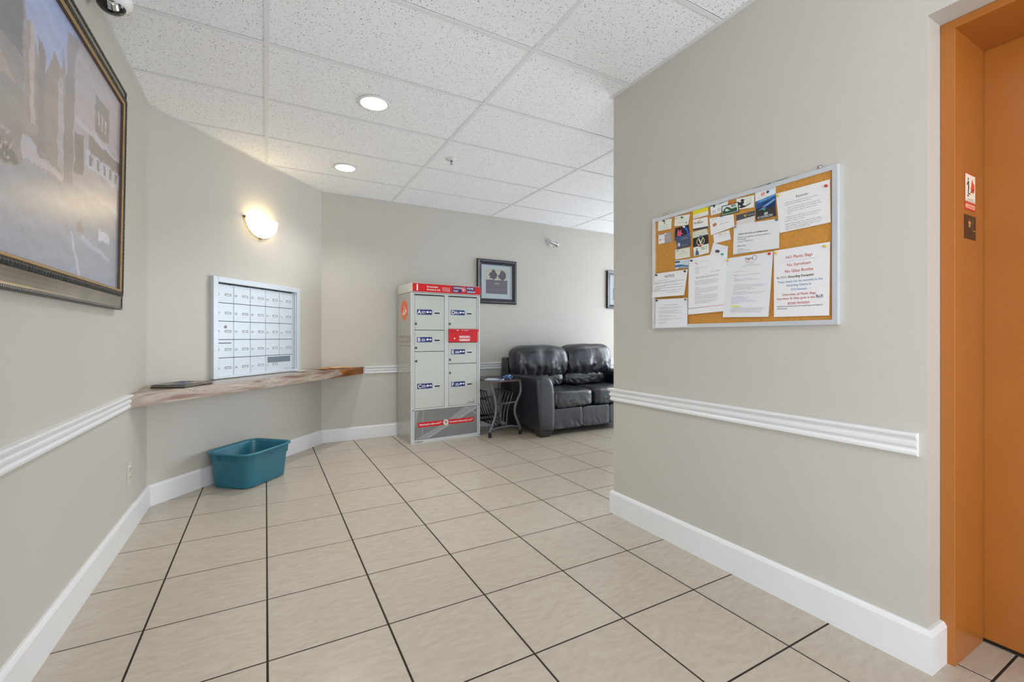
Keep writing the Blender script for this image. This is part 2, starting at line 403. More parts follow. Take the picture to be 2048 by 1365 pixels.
window('window_1', 'y', 2.25, 4.85, XE); window('window_2', 'y', -2.30, -0.20, XL-.10); window('added_rear_window', 'x', -0.52, 1.72, YR); window('window_3', 'x', 3.0, 5.7, RIGHT_END)  # the rear window is an unseen addition that carries the rear fill

# profiled trims: swept with mitred ends
def sweep(name, p0, p1, m0, m1, prof, kindname=None):
    b = MB(); n = len(prof); vs = []
    for p, m in ((p0, m0), (p1, m1)):
        for o_, z in prof: vs.append((p[0]+m[0]*o_, p[1]+m[1]*o_, z))
    b.add(vs, [(i, (i+1) % n, n+(i+1) % n, n+i) for i in range(n)]+[tuple(range(n)), tuple(range(2*n-1, n-1, -1))], TRIM)
    return struct(b.build(name))
def mitre(a, c): a = Vector(a); c = Vector(c); return (a+c)/(1+a.dot(c))
nL, nA, nB, nR, nRet, nEnd = Vector((1,0)), N, Vector((0,-1)), Vector((-1,0)), Vector((0,-1)), Vector((0,1))
BASE = [(0, 0), (.018, 0), (.018, .122), (.013, .133), (.008, .137), (0, .137)]
sweep('baseboard_left', (XL, YR), A, nL, mitre(nL, nA), BASE)
sweep('baseboard_angled', A, B, mitre(nL, nA), mitre(nA, nB), BASE)
sweep('baseboard_back', B, (XE, YB), mitre(nA, nB), nB, BASE)
sweep('baseboard_right', (XR, RIGHT_END), (XR, RIGHT_NEAR), mitre(nEnd, nR), mitre(nR, nRet), BASE)
sweep('baseboard_return', (XR, RIGHT_NEAR), (XR+0.1, RIGHT_NEAR), mitre(nR, nRet), nRet, BASE)
sweep('baseboard_lobby', (3.0, RIGHT_END), (XR, RIGHT_END), nEnd, mitre(nEnd, nR), BASE)
sweep('baseboard_rear', (XR, DY0), (XR, YR), nR, nR, BASE)
RAIL = [(0, .697), (.010, .698), (.016, .703), (.017, .712), (.013, .718), (.012, .722), (.020, .733), (.021, .742), (.015, .748), (.015, .752), (.028, .765), (.029, .771), (.024, .775), (0, .776)]
sweep('trim_1', (XL, -0.20), (XL, 3.187), nL, nL, RAIL)
sweep('trim_2', (0.932, YB), (XE, YB), nB, nB, RAIL)
sweep('trim_3', (XR, RIGHT_END), (XR, RIGHT_NEAR+.022), mitre(nEnd, nR), nR, RAIL)
sweep('trim_4', (3.0, RIGHT_END), (XR, RIGHT_END), nEnd, mitre(nEnd, nR), RAIL)
ANG = [(0, ZC-.0015), (.020, ZC-.0015), (.020, ZC+.0004), (0, ZC+.0004)]
sweep('trim_5', (XL, YR), A, nL, mitre(nL, nA), ANG); sweep('trim_6', A, B, mitre(nL, nA), mitre(nA, nB), ANG)
sweep('trim_7', B, (XE, YB), mitre(nA, nB), nB, ANG); sweep('trim_8', (XR, RIGHT_END), (XR, YR), mitre(nEnd, nR), nR, ANG)
sweep('trim_9', (XE, RIGHT_END), (XR, RIGHT_END), nEnd, mitre(nEnd, nR), ANG)

# elevator door and frame
ORG = mat('orange painted steel', (164, 98, 36), 0.36, var=0.03, vscale=3, coat=0.15)
DARK = mat('black gap', (12, 9, 8), 0.8)
JY = 0.585
b = MB()
b.bbox((2.26, 0.04, 0.012), (2.29, JY+.03, 2.14), ORG, .002); b.bbox((2.26, DY0-.0, 0.012), (2.29, 0.036, 2.14), ORG, .002)
door = struct(b.build('door_1'))
b = MB(); b.bbox((2.0, JY, 0), (2.255, RIGHT_NEAR-.0005, 2.1485), ORG, .002); b.build('door_jamb', door)
b = MB(); b.bbox((1.9985, DY0, 2.120), (2.255, RIGHT_NEAR-.001, 2.1488), ORG, .0035); b.build('door_head', door)
b = MB(); b.bbox((2.0, DY0, 0), (2.255, DY0+.038, 2.12), ORG, .002); b.build('door_jamb', door)
b = MB(); b.box((2.262, DY0, 0.0002), (2.40, JY+.03, 0.012), DARK); b.build('sill_gap', door)
b = MB(); b.box((2.256, DY0, 0.0), (2.262, JY, 0.004), mat('brushed sill', (150, 140, 128), .35, 1.0)); b.build('sill', door)
b = MB(); b.box((2.29, DY0, 0), (2.6, RIGHT_NEAR, 2.149), DARK); struct(b.build('wall_shaft'))

# ================================================================ CEILING FIXTURES
WHITE = mat('white plastic', (228, 228, 226), 0.35)
LAMP = mat('lit diffuser', (255, 252, 244), 0.4, emit=(255, 250, 238), estr=2.6)
def downlight(x, y, label, k=1.0):
    t = thing('recessed_ceiling_light', label, 'ceiling light', (x, y, ZC), group='round recessed ceiling lights')
    b = MB(); b.lathe([(.100, -.0005), (.098, -.004), (.088, -.006), (.082, -.004), (.082, .001)], WHITE, n=40); b.build('trim_ring', t)
    b = MB(); b.lathe([(.0001, -.003), (.05, -.0032), (.081, -.0025)], LAMP, n=40); b.build('diffuser', t)
    l = bpy.data.lights.new('downlight', 'SPOT'); l.energy = DOWN_W*4*k; l.color = (1, .97, .92); l.shadow_soft_size = .07; l.spot_size = math.radians(128); l.spot_blend = 1.0
    lo = bpy.data.objects.new('downlight', l); COL.objects.link(lo); lo.location = (x, y, ZC-.02)
downlight(0.606, 2.92, 'larger nearer round recessed ceiling light, lit, above the middle of the floor')
downlight(0.615, 4.155, 'smaller farther round recessed ceiling light near the corner above the wall sconce')
for x, y, lb in ((.62, 1.45, 'round recessed ceiling light just above the viewer'), (.62, -.3, 'round recessed ceiling light in front of the elevator door'), (.62, -1.7, 'round recessed ceiling light nearest the entrance glazing')):
    downlight(x, y, lb, .3)
downlight(4.9, 3.3, 'unseen round ceiling light added to brighten the lobby floor right of the sofa')  # unseen fixture, added to brighten the middle of the floor
# security camera dome
t = thing('security_camera', 'white dome security camera on the ceiling above the large painting', 'camera', (-.588, 2.545, ZC))
CHR = mat('chrome', (210, 210, 212), 0.18, 1.0)
BLK = mat('glossy black plastic', (14, 14, 15), 0.15)
b = MB(); b.lathe([(.0001, .0), (.072, 0), (.074, -.012), (.070, -.030), (.062, -.042), (.052, -.050), (.044, -.052)], WHITE, n=36); b.build('housing', t)
b = MB(); b.lathe([(.050, -.049), (.047, -.058), (.036, -.070), (.020, -.077), (.0001, -.079)], BLK, n=36); b.build('dome_cover', t)
b = MB(); b.M = Matrix.Translation((.012, -.026, -.062)) @ Matrix.Rotation(math.radians(55), 4, 'X')
b.lathe([(.0001, .022), (.018, .020), (.021, .012), (.021, -.01)], CHR, n=20); b.lathe([(.0001, .0235), (.009, .0225)], BLK, n=16)
for k in range(12):
    a = k*PI/6; b.lathe([(.0001, .0235), (.0022, .0225), (.0022, .019)], WHITE, c=(.0145*math.cos(a), .0145*math.sin(a), 0), n=6)
b.build('lens', t)
# sprinkler
t = thing('fire_sprinkler', 'small white and black fire sprinkler head under the ceiling', 'sprinkler', (1.366, 3.526, ZC))
b = MB(); b.lathe([(.0001, .0), (.042, 0), (.040, -.004), (.022, -.010), (.012, -.012)], WHITE, n=24); b.build('escutcheon', t)
b = MB(); b.lathe([(.008, -.011), (.008, -.018), (.003, -.022), (.003, -.040), (.0001, -.041)], BLK, n=10); b.build('stem', t)
b = MB(); b.lathe([(.0001, -.039), (.012, -.040), (.013, -.042), (.0001, -.043)], CHR, n=12)
for sx in (-1, 1): b.tube([(sx*.008, 0, -.012), (sx*.011, 0, -.026), (sx*.003, 0, -.039)], .0014, CHR, 5)
b.build('deflector', t)

# ================================================================ SCONCE on the angled wall
loc, rz = wallpt('angled', 0.945, 2.085)
t = thing('wall_sconce', 'lit half-bowl glass wall sconce with brass clips above the mailboxes', 'wall lamp', loc, rz)
SHADE = mat('lit alabaster glass', (250, 240, 205), 0.35, emit=(255, 224, 165), estr=6.0)
BRASS = mat('aged brass', (128, 112, 74), 0.35, 0.9)
W2, H2, D2 = .165, .150, .105
b = MB(); nu, nv = 28, 14; vs = []
for k, sc in ((0, 1.0), (1, .955)):
    for i in range(nu+1):
        a = PI*i/nu           # along the wall, left to right
        for j in range(nv+1):
            e = (PI/2)*j/nv   # rim to bottom
            vs.append((-math.cos(a)*W2*sc*math.cos(e)**.9, -.003-math.sin(a)*D2*sc*math.cos(e)**.9, -H2*sc*math.sin(e)))
fs = []; st = (nu+1)*(nv+1)
for k in (0, 1):
    for i in range(nu):
        for j in range(nv):
            q = k*st+i*(nv+1)+j; f = (q, q+1, q+nv+2, q+nv+1); fs.append(f if k == 0 else f[::-1])
for i in range(nu): fs.append((i*(nv+1), (i+1)*(nv+1), st+(i+1)*(nv+1), st+i*(nv+1)))
b.add(vs, fs, SHADE, True); b.build('lamp_shade', t)
b = MB(); b.tube([(-math.cos(PI*i/24)*(W2+.003), -.006, -math.sin(PI*i/24)*(H2+.003)) for i in range(25)], .0035, BRASS, 6); b.build('rim_band', t)
for x, z in ((-W2+.002, -.008), (W2-.002, -.008), (0, -H2)):
    b = MB(); b.bbox((x-.012, -.018, z-.010), (x+.012, 0, z+.008), BRASS, .003); b.build('clip', t)
b = MB(); b.bbox((-.045, -.012, -.10), (.045, -.0005, -.03), WHITE, .003); b.build('back_plate', t)
l = bpy.data.lights.new('sconce_bulb', 'POINT'); l.energy = SCONCE_W; l.color = (1, .93, .82); l.shadow_soft_size = .025
lo = bpy.data.objects.new('sconce_bulb', l); COL.objects.link(lo); p_, _ = wallpt('angled', 0.945, 2.065, .068); lo.location = p_

# ================================================================ MAILBOX UNIT recessed in the angled wall
ALU = mat('satin aluminium', (198, 206, 214), 0.36, 0.1, var=0.03, vscale=9, stretch=(1, 1, 12))
ALUD = mat('aluminium doors', (198, 207, 216), 0.36, 0.08, var=0.02, vscale=7, stretch=(1, 1, 14))
SHADOW = mat('dark slot', (48, 52, 56), 0.6)
LABELP = mat('paper label', (206, 210, 212), 0.6)
loc, rz = wallpt('angled', 0, 0)
t = thing('mailbox_unit', 'silver aluminium apartment mailbox bank set in the wall above the shelf', 'mailbox', (loc[0], loc[1], 0.775), rz)
z0, z1, x0, x1 = .002, .778, .462, 1.403        # local z is above the shelf
b = MB(); fw = .043; dp = -.034
for a, c in (((x0, dp, z0), (x0+fw, -.0005, z1)), ((x1-fw, dp, z0), (x1, -.0005, z1)), ((x0+fw, dp, z1-fw), (x1-fw, -.0005, z1)), ((x0+fw, dp, z0), (x1-fw, -.0005, z0+.022))):
    b.bbox(a, c, ALU, .003)
b.build('frame', t)
b = MB(); b.box((x0+fw, -.006, z0+.022), (x1-fw, -.0008, z1-fw), SHADOW); b.build('backing', t)
b = MB(); b.box((1.322, -.016, z0+.03), (1.337, -.006, z1-fw-.005), ALU); b.box((1.345, -.020, z0+.022), (1.360, -.006, z1-fw), ALU)
b.box((x0+fw, -.014, z1-fw-.022), (1.322, -.006, z1-fw-.012), ALU)
for k in range(5): b.box((.62+k*.165, -.016, z1-fw-.014), (.632+k*.165, -.012, z1-fw-.004), SHADOW)
b.build('inner_trim', t)
cs, rs, g = .165, .1408, .0022
xs = .494; zt = .722
def door_mesh(wd):
    b = MB(); b.bbox((g, -.017, g-rs), (wd-g, -.006, -g), ALUD, .0012); return b
proto = None
for r in range(5):
    for c in range(5):
        if r == 4 and c == 4: continue
        wd = cs*2 if (r == 4 and c == 3) else cs
        if proto is None or wd != cs:
            bx = door_mesh(wd); d = bx.build('mailbox_door', t)
            k = MB(); k.lathe([(.0001, -.024), (.008, -.0235), (.0110, -.0205), (.0110, -.016)], mat('satin lock', (214, 220, 224), .3, .25), c=(.024, 0, -.075), axis='y', n=14); k.box((.0225, -.0245, -.0785), (.0255, -.0238, -.0715), SHADOW); k = k.build('lock', d)
            s_ = MB(); lx = .085 if wd == cs else .085
            s_.box((lx, -.0185, -.086), (lx+.056, -.0165, -.068), mat('label holder edge', (112, 120, 126), .4, .2)); s_.rect(lx+.004, -.0835, lx+.049, -.0725, -.0188, LABELP); s_ = s_.build('name_slot', d)
            if wd == cs: proto = (d, k, s_)
            else:
                q = MB(); q.rect(.022, -.062, .300, -.012, -.0178, mat('blue grey label', (104, 118, 130), .5)); q.build('shaded_label', d)
                q = MB(); q.words(.215, .305, -.128, .010, -.0178, mat('grey print', (160, 166, 170), .5), random.Random(2)); q.build('lettering', d)
            d.location = (xs+c*cs, 0, zt-r*rs)
        else:
            d = proto[0].copy(); COL.objects.link(d); d.parent = t; d.location = (xs+c*cs, 0, zt-r*rs)
            for ch in proto[1:]:
                n_ = ch.copy(); COL.objects.link(n_); n_.parent = d
        if (r, c) == (2, 0):
            q = MB(); q.lathe([(.0001, -.021), (.009, -.0205), (.011, -.017)], CHR, c=(.088, 0, -.042), axis='y', n=14); q.ring(.088, -.042, .0075, .0105, -.0216, SHADOW, 16); q.build('round_latch', d)
        if (r, c) == (3, 0):
            q = MB(); q.box((.018, -.0180, -.030), (.142, -.0166, -.024), SHADOW); q.build('outgoing_slot', d)

# ================================================================ WOODEN SHELF
rz = math.atan2(D.y, D.x)
def to_local(pt): v = Vector(pt)-A; return (v.dot(D), -v.dot(N))     # local x along the wall, y into the wall
fL, fR = to_local((XL, 3.195)), to_local((0.921, YB))
t = thing('wooden_shelf', 'thick wooden slab shelf spanning the corner under the mailboxes', 'shelf', (A.x, A.y, 0), rz)
pts = [to_local(A), to_local(B), fR, fL]
b = MB(); b.prism([fL, fR, to_local(B), to_local(A)], 'z', .700, .7725, WOOD); b.build('slab', t)
def inset(p, c, k=.985): return (c[0]+(p[0]-c[0])*k, c[1]+(p[1]-c[1])*k)
b = MB(); b.prism([(fL[0]+.03, fL[1]+.012), (fR[0]-.03, fR[1]+.012), to_local(B), to_local(A)], 'z', .7725, .774, WOODTOP); b.build('top_surface', t)

# ---- papers and magazines on the shelf
PAPER = mat('white paper', (232, 232, 228), 0.7)
INK = mat('dark ink', (52, 54, 60), 0.6)
SHT = .774
PGE = mat('yellowed page edges', (150, 144, 134), .7)
def magazine(cx, cy, z, wd, ln_, th, rot, cover, patches, label, cat='magazine', name='magazine', group=None):
    t = thing(name, label, cat, (cx, cy, z), rot, group)
    b = MB(); b.box((-wd/2+.001, -ln_/2+.001, .0006), (wd/2-.001, ln_/2-.001, th-.0006), cover if th > .006 else PGE); b.build('pages', t)
    b = MB(); b.box((-wd/2, -ln_/2, 0), (wd/2, ln_/2, .0006), cover); b.box((-wd/2, -ln_/2, th-.0006), (wd/2, ln_/2, th), cover); b.box((-wd/2-.0005, -ln_/2, 0), (-wd/2, ln_/2, th), cover); b.box((-wd/2, -ln_/2-.0005, 0), (wd/2, -ln_/2, th), cover if th > .003 and cat == 'magazine' else PAPER)
    for (a0, c0, a1, c1, m) in patches:
        b.quad([(-wd/2+a0*wd, -ln_/2+c0*ln_, th+.0002), (-wd/2+a1*wd, -ln_/2+c0*ln_, th+.0002), (-wd/2+a1*wd, -ln_/2+c1*ln_, th+.0002), (-wd/2+a0*wd, -ln_/2+c1*ln_, th+.0002)], m)
    b.build('cover', t)
    return t
cD = mat('dark brown cover', (50, 40, 36), .6); cG = mat('olive grey cover', (128, 124, 104), .6)
cB = mat('blue photo cover', (62, 76, 92), .6, var=.6, vscale=25); cP = mat('pink grey cover', (150, 126, 124), .6, var=.2, vscale=20)
cM = mat('maroon photo', (112, 66, 70), .3, var=.4, vscale=30)
mx, my = -.475, 3.600
a0 = math.radians(-27)
magazine(mx, my, SHT, .205, .275, .007, a0, cD, [(.5, .1, .95, .9, cM)], 'dark-covered magazine at the bottom of the stack on the left end of the shelf', group='magazines stacked on the shelf')
magazine(mx+.004, my+.002, SHT+.0072, .205, .275, .004, a0+.03, cG, [(.4, .5, .9, .9, cB)], 'olive grey magazine second from the bottom of the stack on the shelf', group='magazines stacked on the shelf')
magazine(mx-.003, my+.006, SHT+.0114, .20, .27, .004, a0-.04, cP, [(.05, .05, .95, .5, cD)], 'pinkish magazine third up in the stack on the shelf', group='magazines stacked on the shelf')
magazine(mx+.002, my+.000, SHT+.0156, .20, .27, .004, a0+.01, cB, [(.05, .05, .5, .5, cG), (.55, .45, .95, .95, cP)], 'blue photo magazine on top of the stack at the left end of the shelf', group='magazines stacked on the shelf')
KR = mat('kraft envelope', (196, 138, 84), .6, var=.06); YE = mat('orange yellow flyer', (224, 176, 96), .5, var=.1)
GRP = mat('grey printed flyer', (150, 142, 134), .5, var=.15, vscale=20)
def sheet(cx, cy, z, wd, ln_, rot, m, marks, label, name, cat, curl=0.0):
    t = thing(name, label, cat, (cx, cy, z), rot)
    b = MB(); n = 8; vs = []; 
    for k in (0, 1):
        for i in range(n+1):
            x = -wd/2+wd*i/n; h_ = curl*((abs(i/n-.5)*2)**3)
            for y in (-ln_/2, ln_/2): vs.append((x, y, h_+k*.0012))
    fs = []
    for i in range(n):
        q = i*2; fs += [(q, q+1, q+3, q+2), (2*n+2+q, 2*n+4+q, 2*n+5+q, 2*n+3+q), (q, q+2, 2*n+4+q, 2*n+2+q), (q+1, 2*n+3+q, 2*n+5+q, q+3)]
    fs += [(0, 2*n+2, 2*n+3, 1), (2*n, 2*n+1, 4*n+3, 4*n+2)]
    b.add(vs, fs, m); b.build('paper', t)
    if marks:
        b = MB()
        for (u0, v0, u1, v1, mm) in marks: b.quad([((u0-.5)*wd, (v0-.5)*ln_, .0015+curl*.02), ((u1-.5)*wd, (v0-.5)*ln_, .0015+curl*.02), ((u1-.5)*wd, (v1-.5)*ln_, .0015+curl*.02), ((u0-.5)*wd, (v1-.5)*ln_, .0015+curl*.02)], mm)
        b.build('print', t)
    return t
ra = math.radians(48)
sheet(.330, 4.640, SHT, .27, .19, ra+.05, GRP, [(.1, .6, .9, .85, PAPER)], 'grey printed flyer lying on the shelf right of the mailboxes', 'flyer', 'flyer', .003)
sheet(.545, 4.800, SHT+.005, .28, .20, ra-.15, KR, [(.1, .15, .45, .3, INK)], 'orange-brown envelope on the right end of the shelf', 'envelope', 'envelope', .004)
sheet(.650, 4.835, SHT+.0105, .22, .14, ra-.5, YE, [(.15, .55, .6, .8, PAPER)], 'yellow flyer on top of the envelope at the shelf right end', 'flyer', 'flyer', .002)

# ================================================================ RECYCLING BIN
TEAL = mat('teal plastic', (42, 114, 134), 0.30, var=.06, vscale=12, bump=.05, bscale=160)
t = thing('recycling_bin', 'teal plastic recycling bin on the floor below the shelf', 'bin', (-.098, 3.955, 0), math.radians(49)); t.scale = (1.06, 1.06, 1.03)
def rr(wx, wy, z, r, n=8):
    out = []
    for cx_, cy_, a0_ in ((wx/2-r, wy/2-r, 0), (-wx/2+r, wy/2-r, PI/2), (-wx/2+r, -wy/2+r, PI), (wx/2-r, -wy/2+r, 3*PI/2)):
        for k in range(n+1): a = a0_+PI/2*k/n; out.append((cx_+r*math.cos(a), cy_+r*math.sin(a), z))
    return out
rings = [rr(.33, .24, .0005, .05), rr(.375, .285, .003, .055), rr(.385, .295, .012, .055), rr(.405, .325, .178, .06), rr(.420, .340, .184, .062), rr(.424, .344, .236, .062),
         rr(.455, .372, .240, .075), rr(.458, .375, .250, .076), rr(.450, .367, .254, .074), rr(.424, .341, .251, .062), rr(.416, .333, .236, .060), rr(.412, .332, .19, .058), rr(.398, .318, .176, .056), rr(.378, .288, .012, .052), rr(.33, .24, .008, .05)]
b = MB(); n = len(rings[0]); vs = [p for r_ in rings for p in r_]
b.add(vs, [(k*n+i, k*n+(i+1) % n, (k+1)*n+(i+1) % n, (k+1)*n+i) for k in range(len(rings)-1) for i in range(n)], TEAL, True)
b.add(rings[0], [tuple(range(n-1, -1, -1))], TEAL); b.add(rings[-1], [tuple(range(n))], TEAL); b.build('tub', t)
b = MB(); EMB = mat('embossed teal', (26, 88, 100), .4)
b.text('Recycle', -.06, .200, .030, -.1725, EMB, 'LEFT', .02); b.build('lettering', t)
b = MB()
for k in range(14): b.box((-.2145, -.075+k*.011, .192), (-.2115, -.071+k*.011, .232), TEAL)
b.build('grip_rib', t)

# outlet
loc, rz = wallpt('left', 3.215, .335)
t = thing('wall_outlet', 'beige electrical outlet plate low on the left wall', 'outlet', loc, rz)
OUT = mat('almond plastic', (198, 194, 182), .4)
b = MB(); b.bbox((-.038, -.006, -.062), (.038, 0, .062), OUT, .002); b.build('cover_plate', t)
for z in (-.024, .024):
    b = MB(); b.lathe([(.0001, -.0085), (.015, -.0083), (.017, -.0055)], OUT, c=(0, 0, z), axis='y', n=18); b.box((-.008, -.0092, z-.004), (-.0055, -.0084, z+.006), SHADOW); b.box((.0055, -.0092, z-.004), (.008, -.0084, z+.006), SHADOW); b.build('socket', t)
b = MB(); b.lathe([(.0001, -.0072), (.003, -.007), (.003, -.0055)], CHR, axis='y', n=10); b.build('screw', t)

# ================================================================ LARGE PAINTING on the left wall
PY0, PY1, PZ0, PZ1 = 1.25, 2.945, 1.232, 2.338
t = thing('framed_painting', 'large framed street scene painting in a wide ornate frame on the left wall', 'painting', (XL+.004, (PY0+PY1)/2, PZ0), PI/2)
tilt = math.radians(0.9)
FBK = mat('black ornate band', (36, 38, 40), .35, .4, var=.5, vscale=60, bump=.6, bscale=90)
FCV = mat('antique silver gold cove', (150, 140, 122), .30, .55, var=.22, vscale=7, stretch=(1, 1, 1), bump=.05, bscale=30)
FGD = mat('gold lip', (168, 138, 92), .38, .45, var=.12, vscale=30)
FBR = mat('dark brown lip', (60, 42, 28), .45)
PW, PH = PY1-PY0, PZ1-PZ0
secs = [('outer_bead', FBK, [(0, 0), (0, .024), (.003, .029), (.008, .029), (.012, .024), (.012, 0)]),
        ('cove', FCV, [(.012, 0), (.012, .024), (.020, .021), (.034, .023), (.048, .029), (.061, .038), (.061, 0)]),
        ('carved_band', FBK, [(.061, 0), (.061, .038), (.065, .044), (.073, .047), (.081, .044), (.084, .040), (.084, 0)]),
        ('inner_lip', FGD, [(.084, 0), (.084, .040), (.086, .043), (.089, .043), (.092, .039), (.096, .038), (.096, 0)]),
        ('shadow_lip', FBR, [(.096, 0), (.096, .038), (.100, .030), (.101, .027), (.101, 0)])]
TM = Matrix.Rotation(tilt, 4, 'X')
for nm, m, pr_ in secs:
    b = MB(); b.M = TM; n = len(pr_); vs = []
    for sx, sz in ((0, 0), (1, 0), (1, 1), (0, 1)):
        for w_, d_ in pr_: vs.append((-PW/2+w_ if sx == 0 else PW/2-w_, -d_, w_ if sz == 0 else PH-w_))
    fs = [(c*n+i, c*n+(i+1) % n, ((c+1) % 4)*n+(i+1) % n, ((c+1) % 4)*n+i) for c in range(4) for i in range(n)]
    b.add(vs, fs, m); fr_ = b.build(nm, t)
    if nm == 'carved_band':   # carved leaves along the band
        b = MB(); b.M = TM; k = 0
        def leaf(x, z, dx, dz):
            ax = Vector((dx, 0, dz)); pe = Vector((-dz, 0, dx))
            c0 = Vector((x, -.0425, z)); L_ = .018
            vs = [c0-ax*L_*.5, c0-pe*.011+ax*.002-Vector((0,.001,0)), c0+ax*L_*.6-Vector((0,.002,0)), c0+pe*.011+ax*.002-Vector((0,.001,0)), c0+Vector((0,-.0055,0))]
            b.add(vs, [(0, 1, 4), (1, 2, 4), (2, 3, 4), (3, 0, 4)], FBK)
        nx = int(PW/.024)
        for i in range(nx):
            x = -PW/2+.09+(PW-.18)*i/(nx-1); leaf(x, .073, 1, 0); leaf(x, PH-.073, 1, 0)
        nz = int(PH/.024)
        for i in range(nz):
            z = .09+(PH-.18)*i/(nz-1); leaf(-PW/2+.073, z, 0, 1); leaf(PW/2-.073, z, 0, 1)
        q = b.build('carving', t); q['kind'] = 'stuff'
    if nm == 'outer_bead':
        b = MB(); b.M = TM
        BD = mat('bead highlight', (150, 150, 146), .3, .6)
        nx = int(PW/.012)
        for i in range(nx):
            x = -PW/2+.006+(PW-.012)*i/(nx-1)
            for z in (.006, PH-.006): b.box((x-.003, -.0315, z-.003), (x+.003, -.028, z+.003), BD)
        q = b.build('beading', t); q['kind'] = 'stuff'
# painted canvas: brush colours laid down as vertex colours on a fine mesh (flat art)
shapes = [((0.5,0.46,0.44),[(1.2,2.3),(1.858,2.3),(1.864,1.608),(1.2,1.40)]),
((0.3,0.29,0.3),[(1.2,2.2),(1.797,2.169),(1.845,2.058),(1.845,1.925),(1.2,1.933)]),
((0.62,0.55,0.5),[(1.3,1.885),(1.728,1.874),(1.809,1.826),(1.3,1.764)]),
((0.42,0.36,0.36),[(1.3,1.638),(1.721,1.674),(1.803,1.652),(1.797,1.628),(1.3,1.583)]),
((0.22,0.21,0.22),[(1.2,1.571),(1.797,1.625),(1.852,1.604),(1.2,1.45)]),
((0.56,0.48,0.44),[(1.864,2.047),(1.897,2.052),(1.951,1.984),(1.951,1.7),(1.864,1.697)]),
((0.7,0.64,0.6),[(1.897,2.06),(1.93,2.05),(1.93,1.755),(1.903,1.743)]),
((0.45,0.4,0.4),[(1.951,2.047),(1.98,2.048),(2.002,1.98),(2.002,1.655),(1.951,1.685)]),
((0.54,0.46,0.42),[(2.002,1.947),(2.082,2.065),(2.124,2.027),(2.142,2.11),(2.159,2.046),(2.182,1.643),(2.002,1.638)]),
((0.66,0.62,0.62),[(2.107,1.984),(2.15,2.023),(2.159,1.69),(2.107,1.69)]),
((0.52,0.48,0.5),[(2.173,2.196),(2.296,2.232),(2.296,1.926),(2.173,1.892)]),
((0.66,0.61,0.61),[(2.296,2.228),(3.029,2.304),(3.029,1.738),(2.15,1.651),(2.173,1.892)]),
((0.46,0.41,0.4),[(2.164,2.039),(2.255,2.077),(2.255,1.656),(2.164,1.647)]),
((0.42,0.37,0.37),[(2.479,2.108),(2.669,2.126),(2.669,1.966),(2.479,1.951)]),
((0.74,0.71,0.72),[(2.265,1.935),(2.9,1.957),(2.9,1.935),(2.265,1.913)]),
((0.4,0.32,0.28),[(2.265,1.871),(2.36,1.884),(2.36,1.732),(2.265,1.715)]),
((0.46,0.38,0.35),[(2.418,1.913),(2.9,1.947),(2.9,1.891),(2.418,1.856)]),
((0.74,0.73,0.76),[(2.394,1.847),(2.9,1.887),(2.9,1.812),(2.383,1.783)]),
((0.45,0.38,0.36),[(2.306,1.546),(2.36,1.558),(2.372,1.501),(2.306,1.498)]),
((0.8,0.8,0.84),[(2.563,1.572),(2.699,1.555),(2.699,1.516),(2.563,1.518)]),
((0.72,0.68,0.68),[(1.858,1.68),(2.15,1.669),(2.15,1.648),(1.858,1.635)]),
((0.72,0.72,0.76),[(2.235,1.483),(2.255,1.487),(2.36,1.311),(2.327,1.313)]),
((0.66,0.66,0.70),[(2.36,1.499),(2.722,1.455),(2.722,1.441),(2.349,1.477)])]
for k in range(5): shapes.append(((0.42,0.34,0.32),[(2.43+k*.085,1.845+k*.006),(2.465+k*.085,1.848+k*.006),(2.465+k*.085,1.80+k*.006),(2.43+k*.085,1.797+k*.006)]))
for k in range(3): shapes.append(((0.74,0.70,0.68),[(2.52+k*.05,2.06),(2.535+k*.05,2.062),(2.535+k*.05,2.0),(2.52+k*.05,2.0)]))
def inside(px, pz, poly):
    r = np.zeros(px.shape, bool); j = len(poly)-1
    for i in range(len(poly)):
        xi, zi = poly[i]; xj, zj = poly[j]
        c = ((zi > pz) != (zj > pz)) & (px < (xj-xi)*(pz-zi)/((zj-zi) or 1e-9)+xi); r ^= c; j = i
    return r
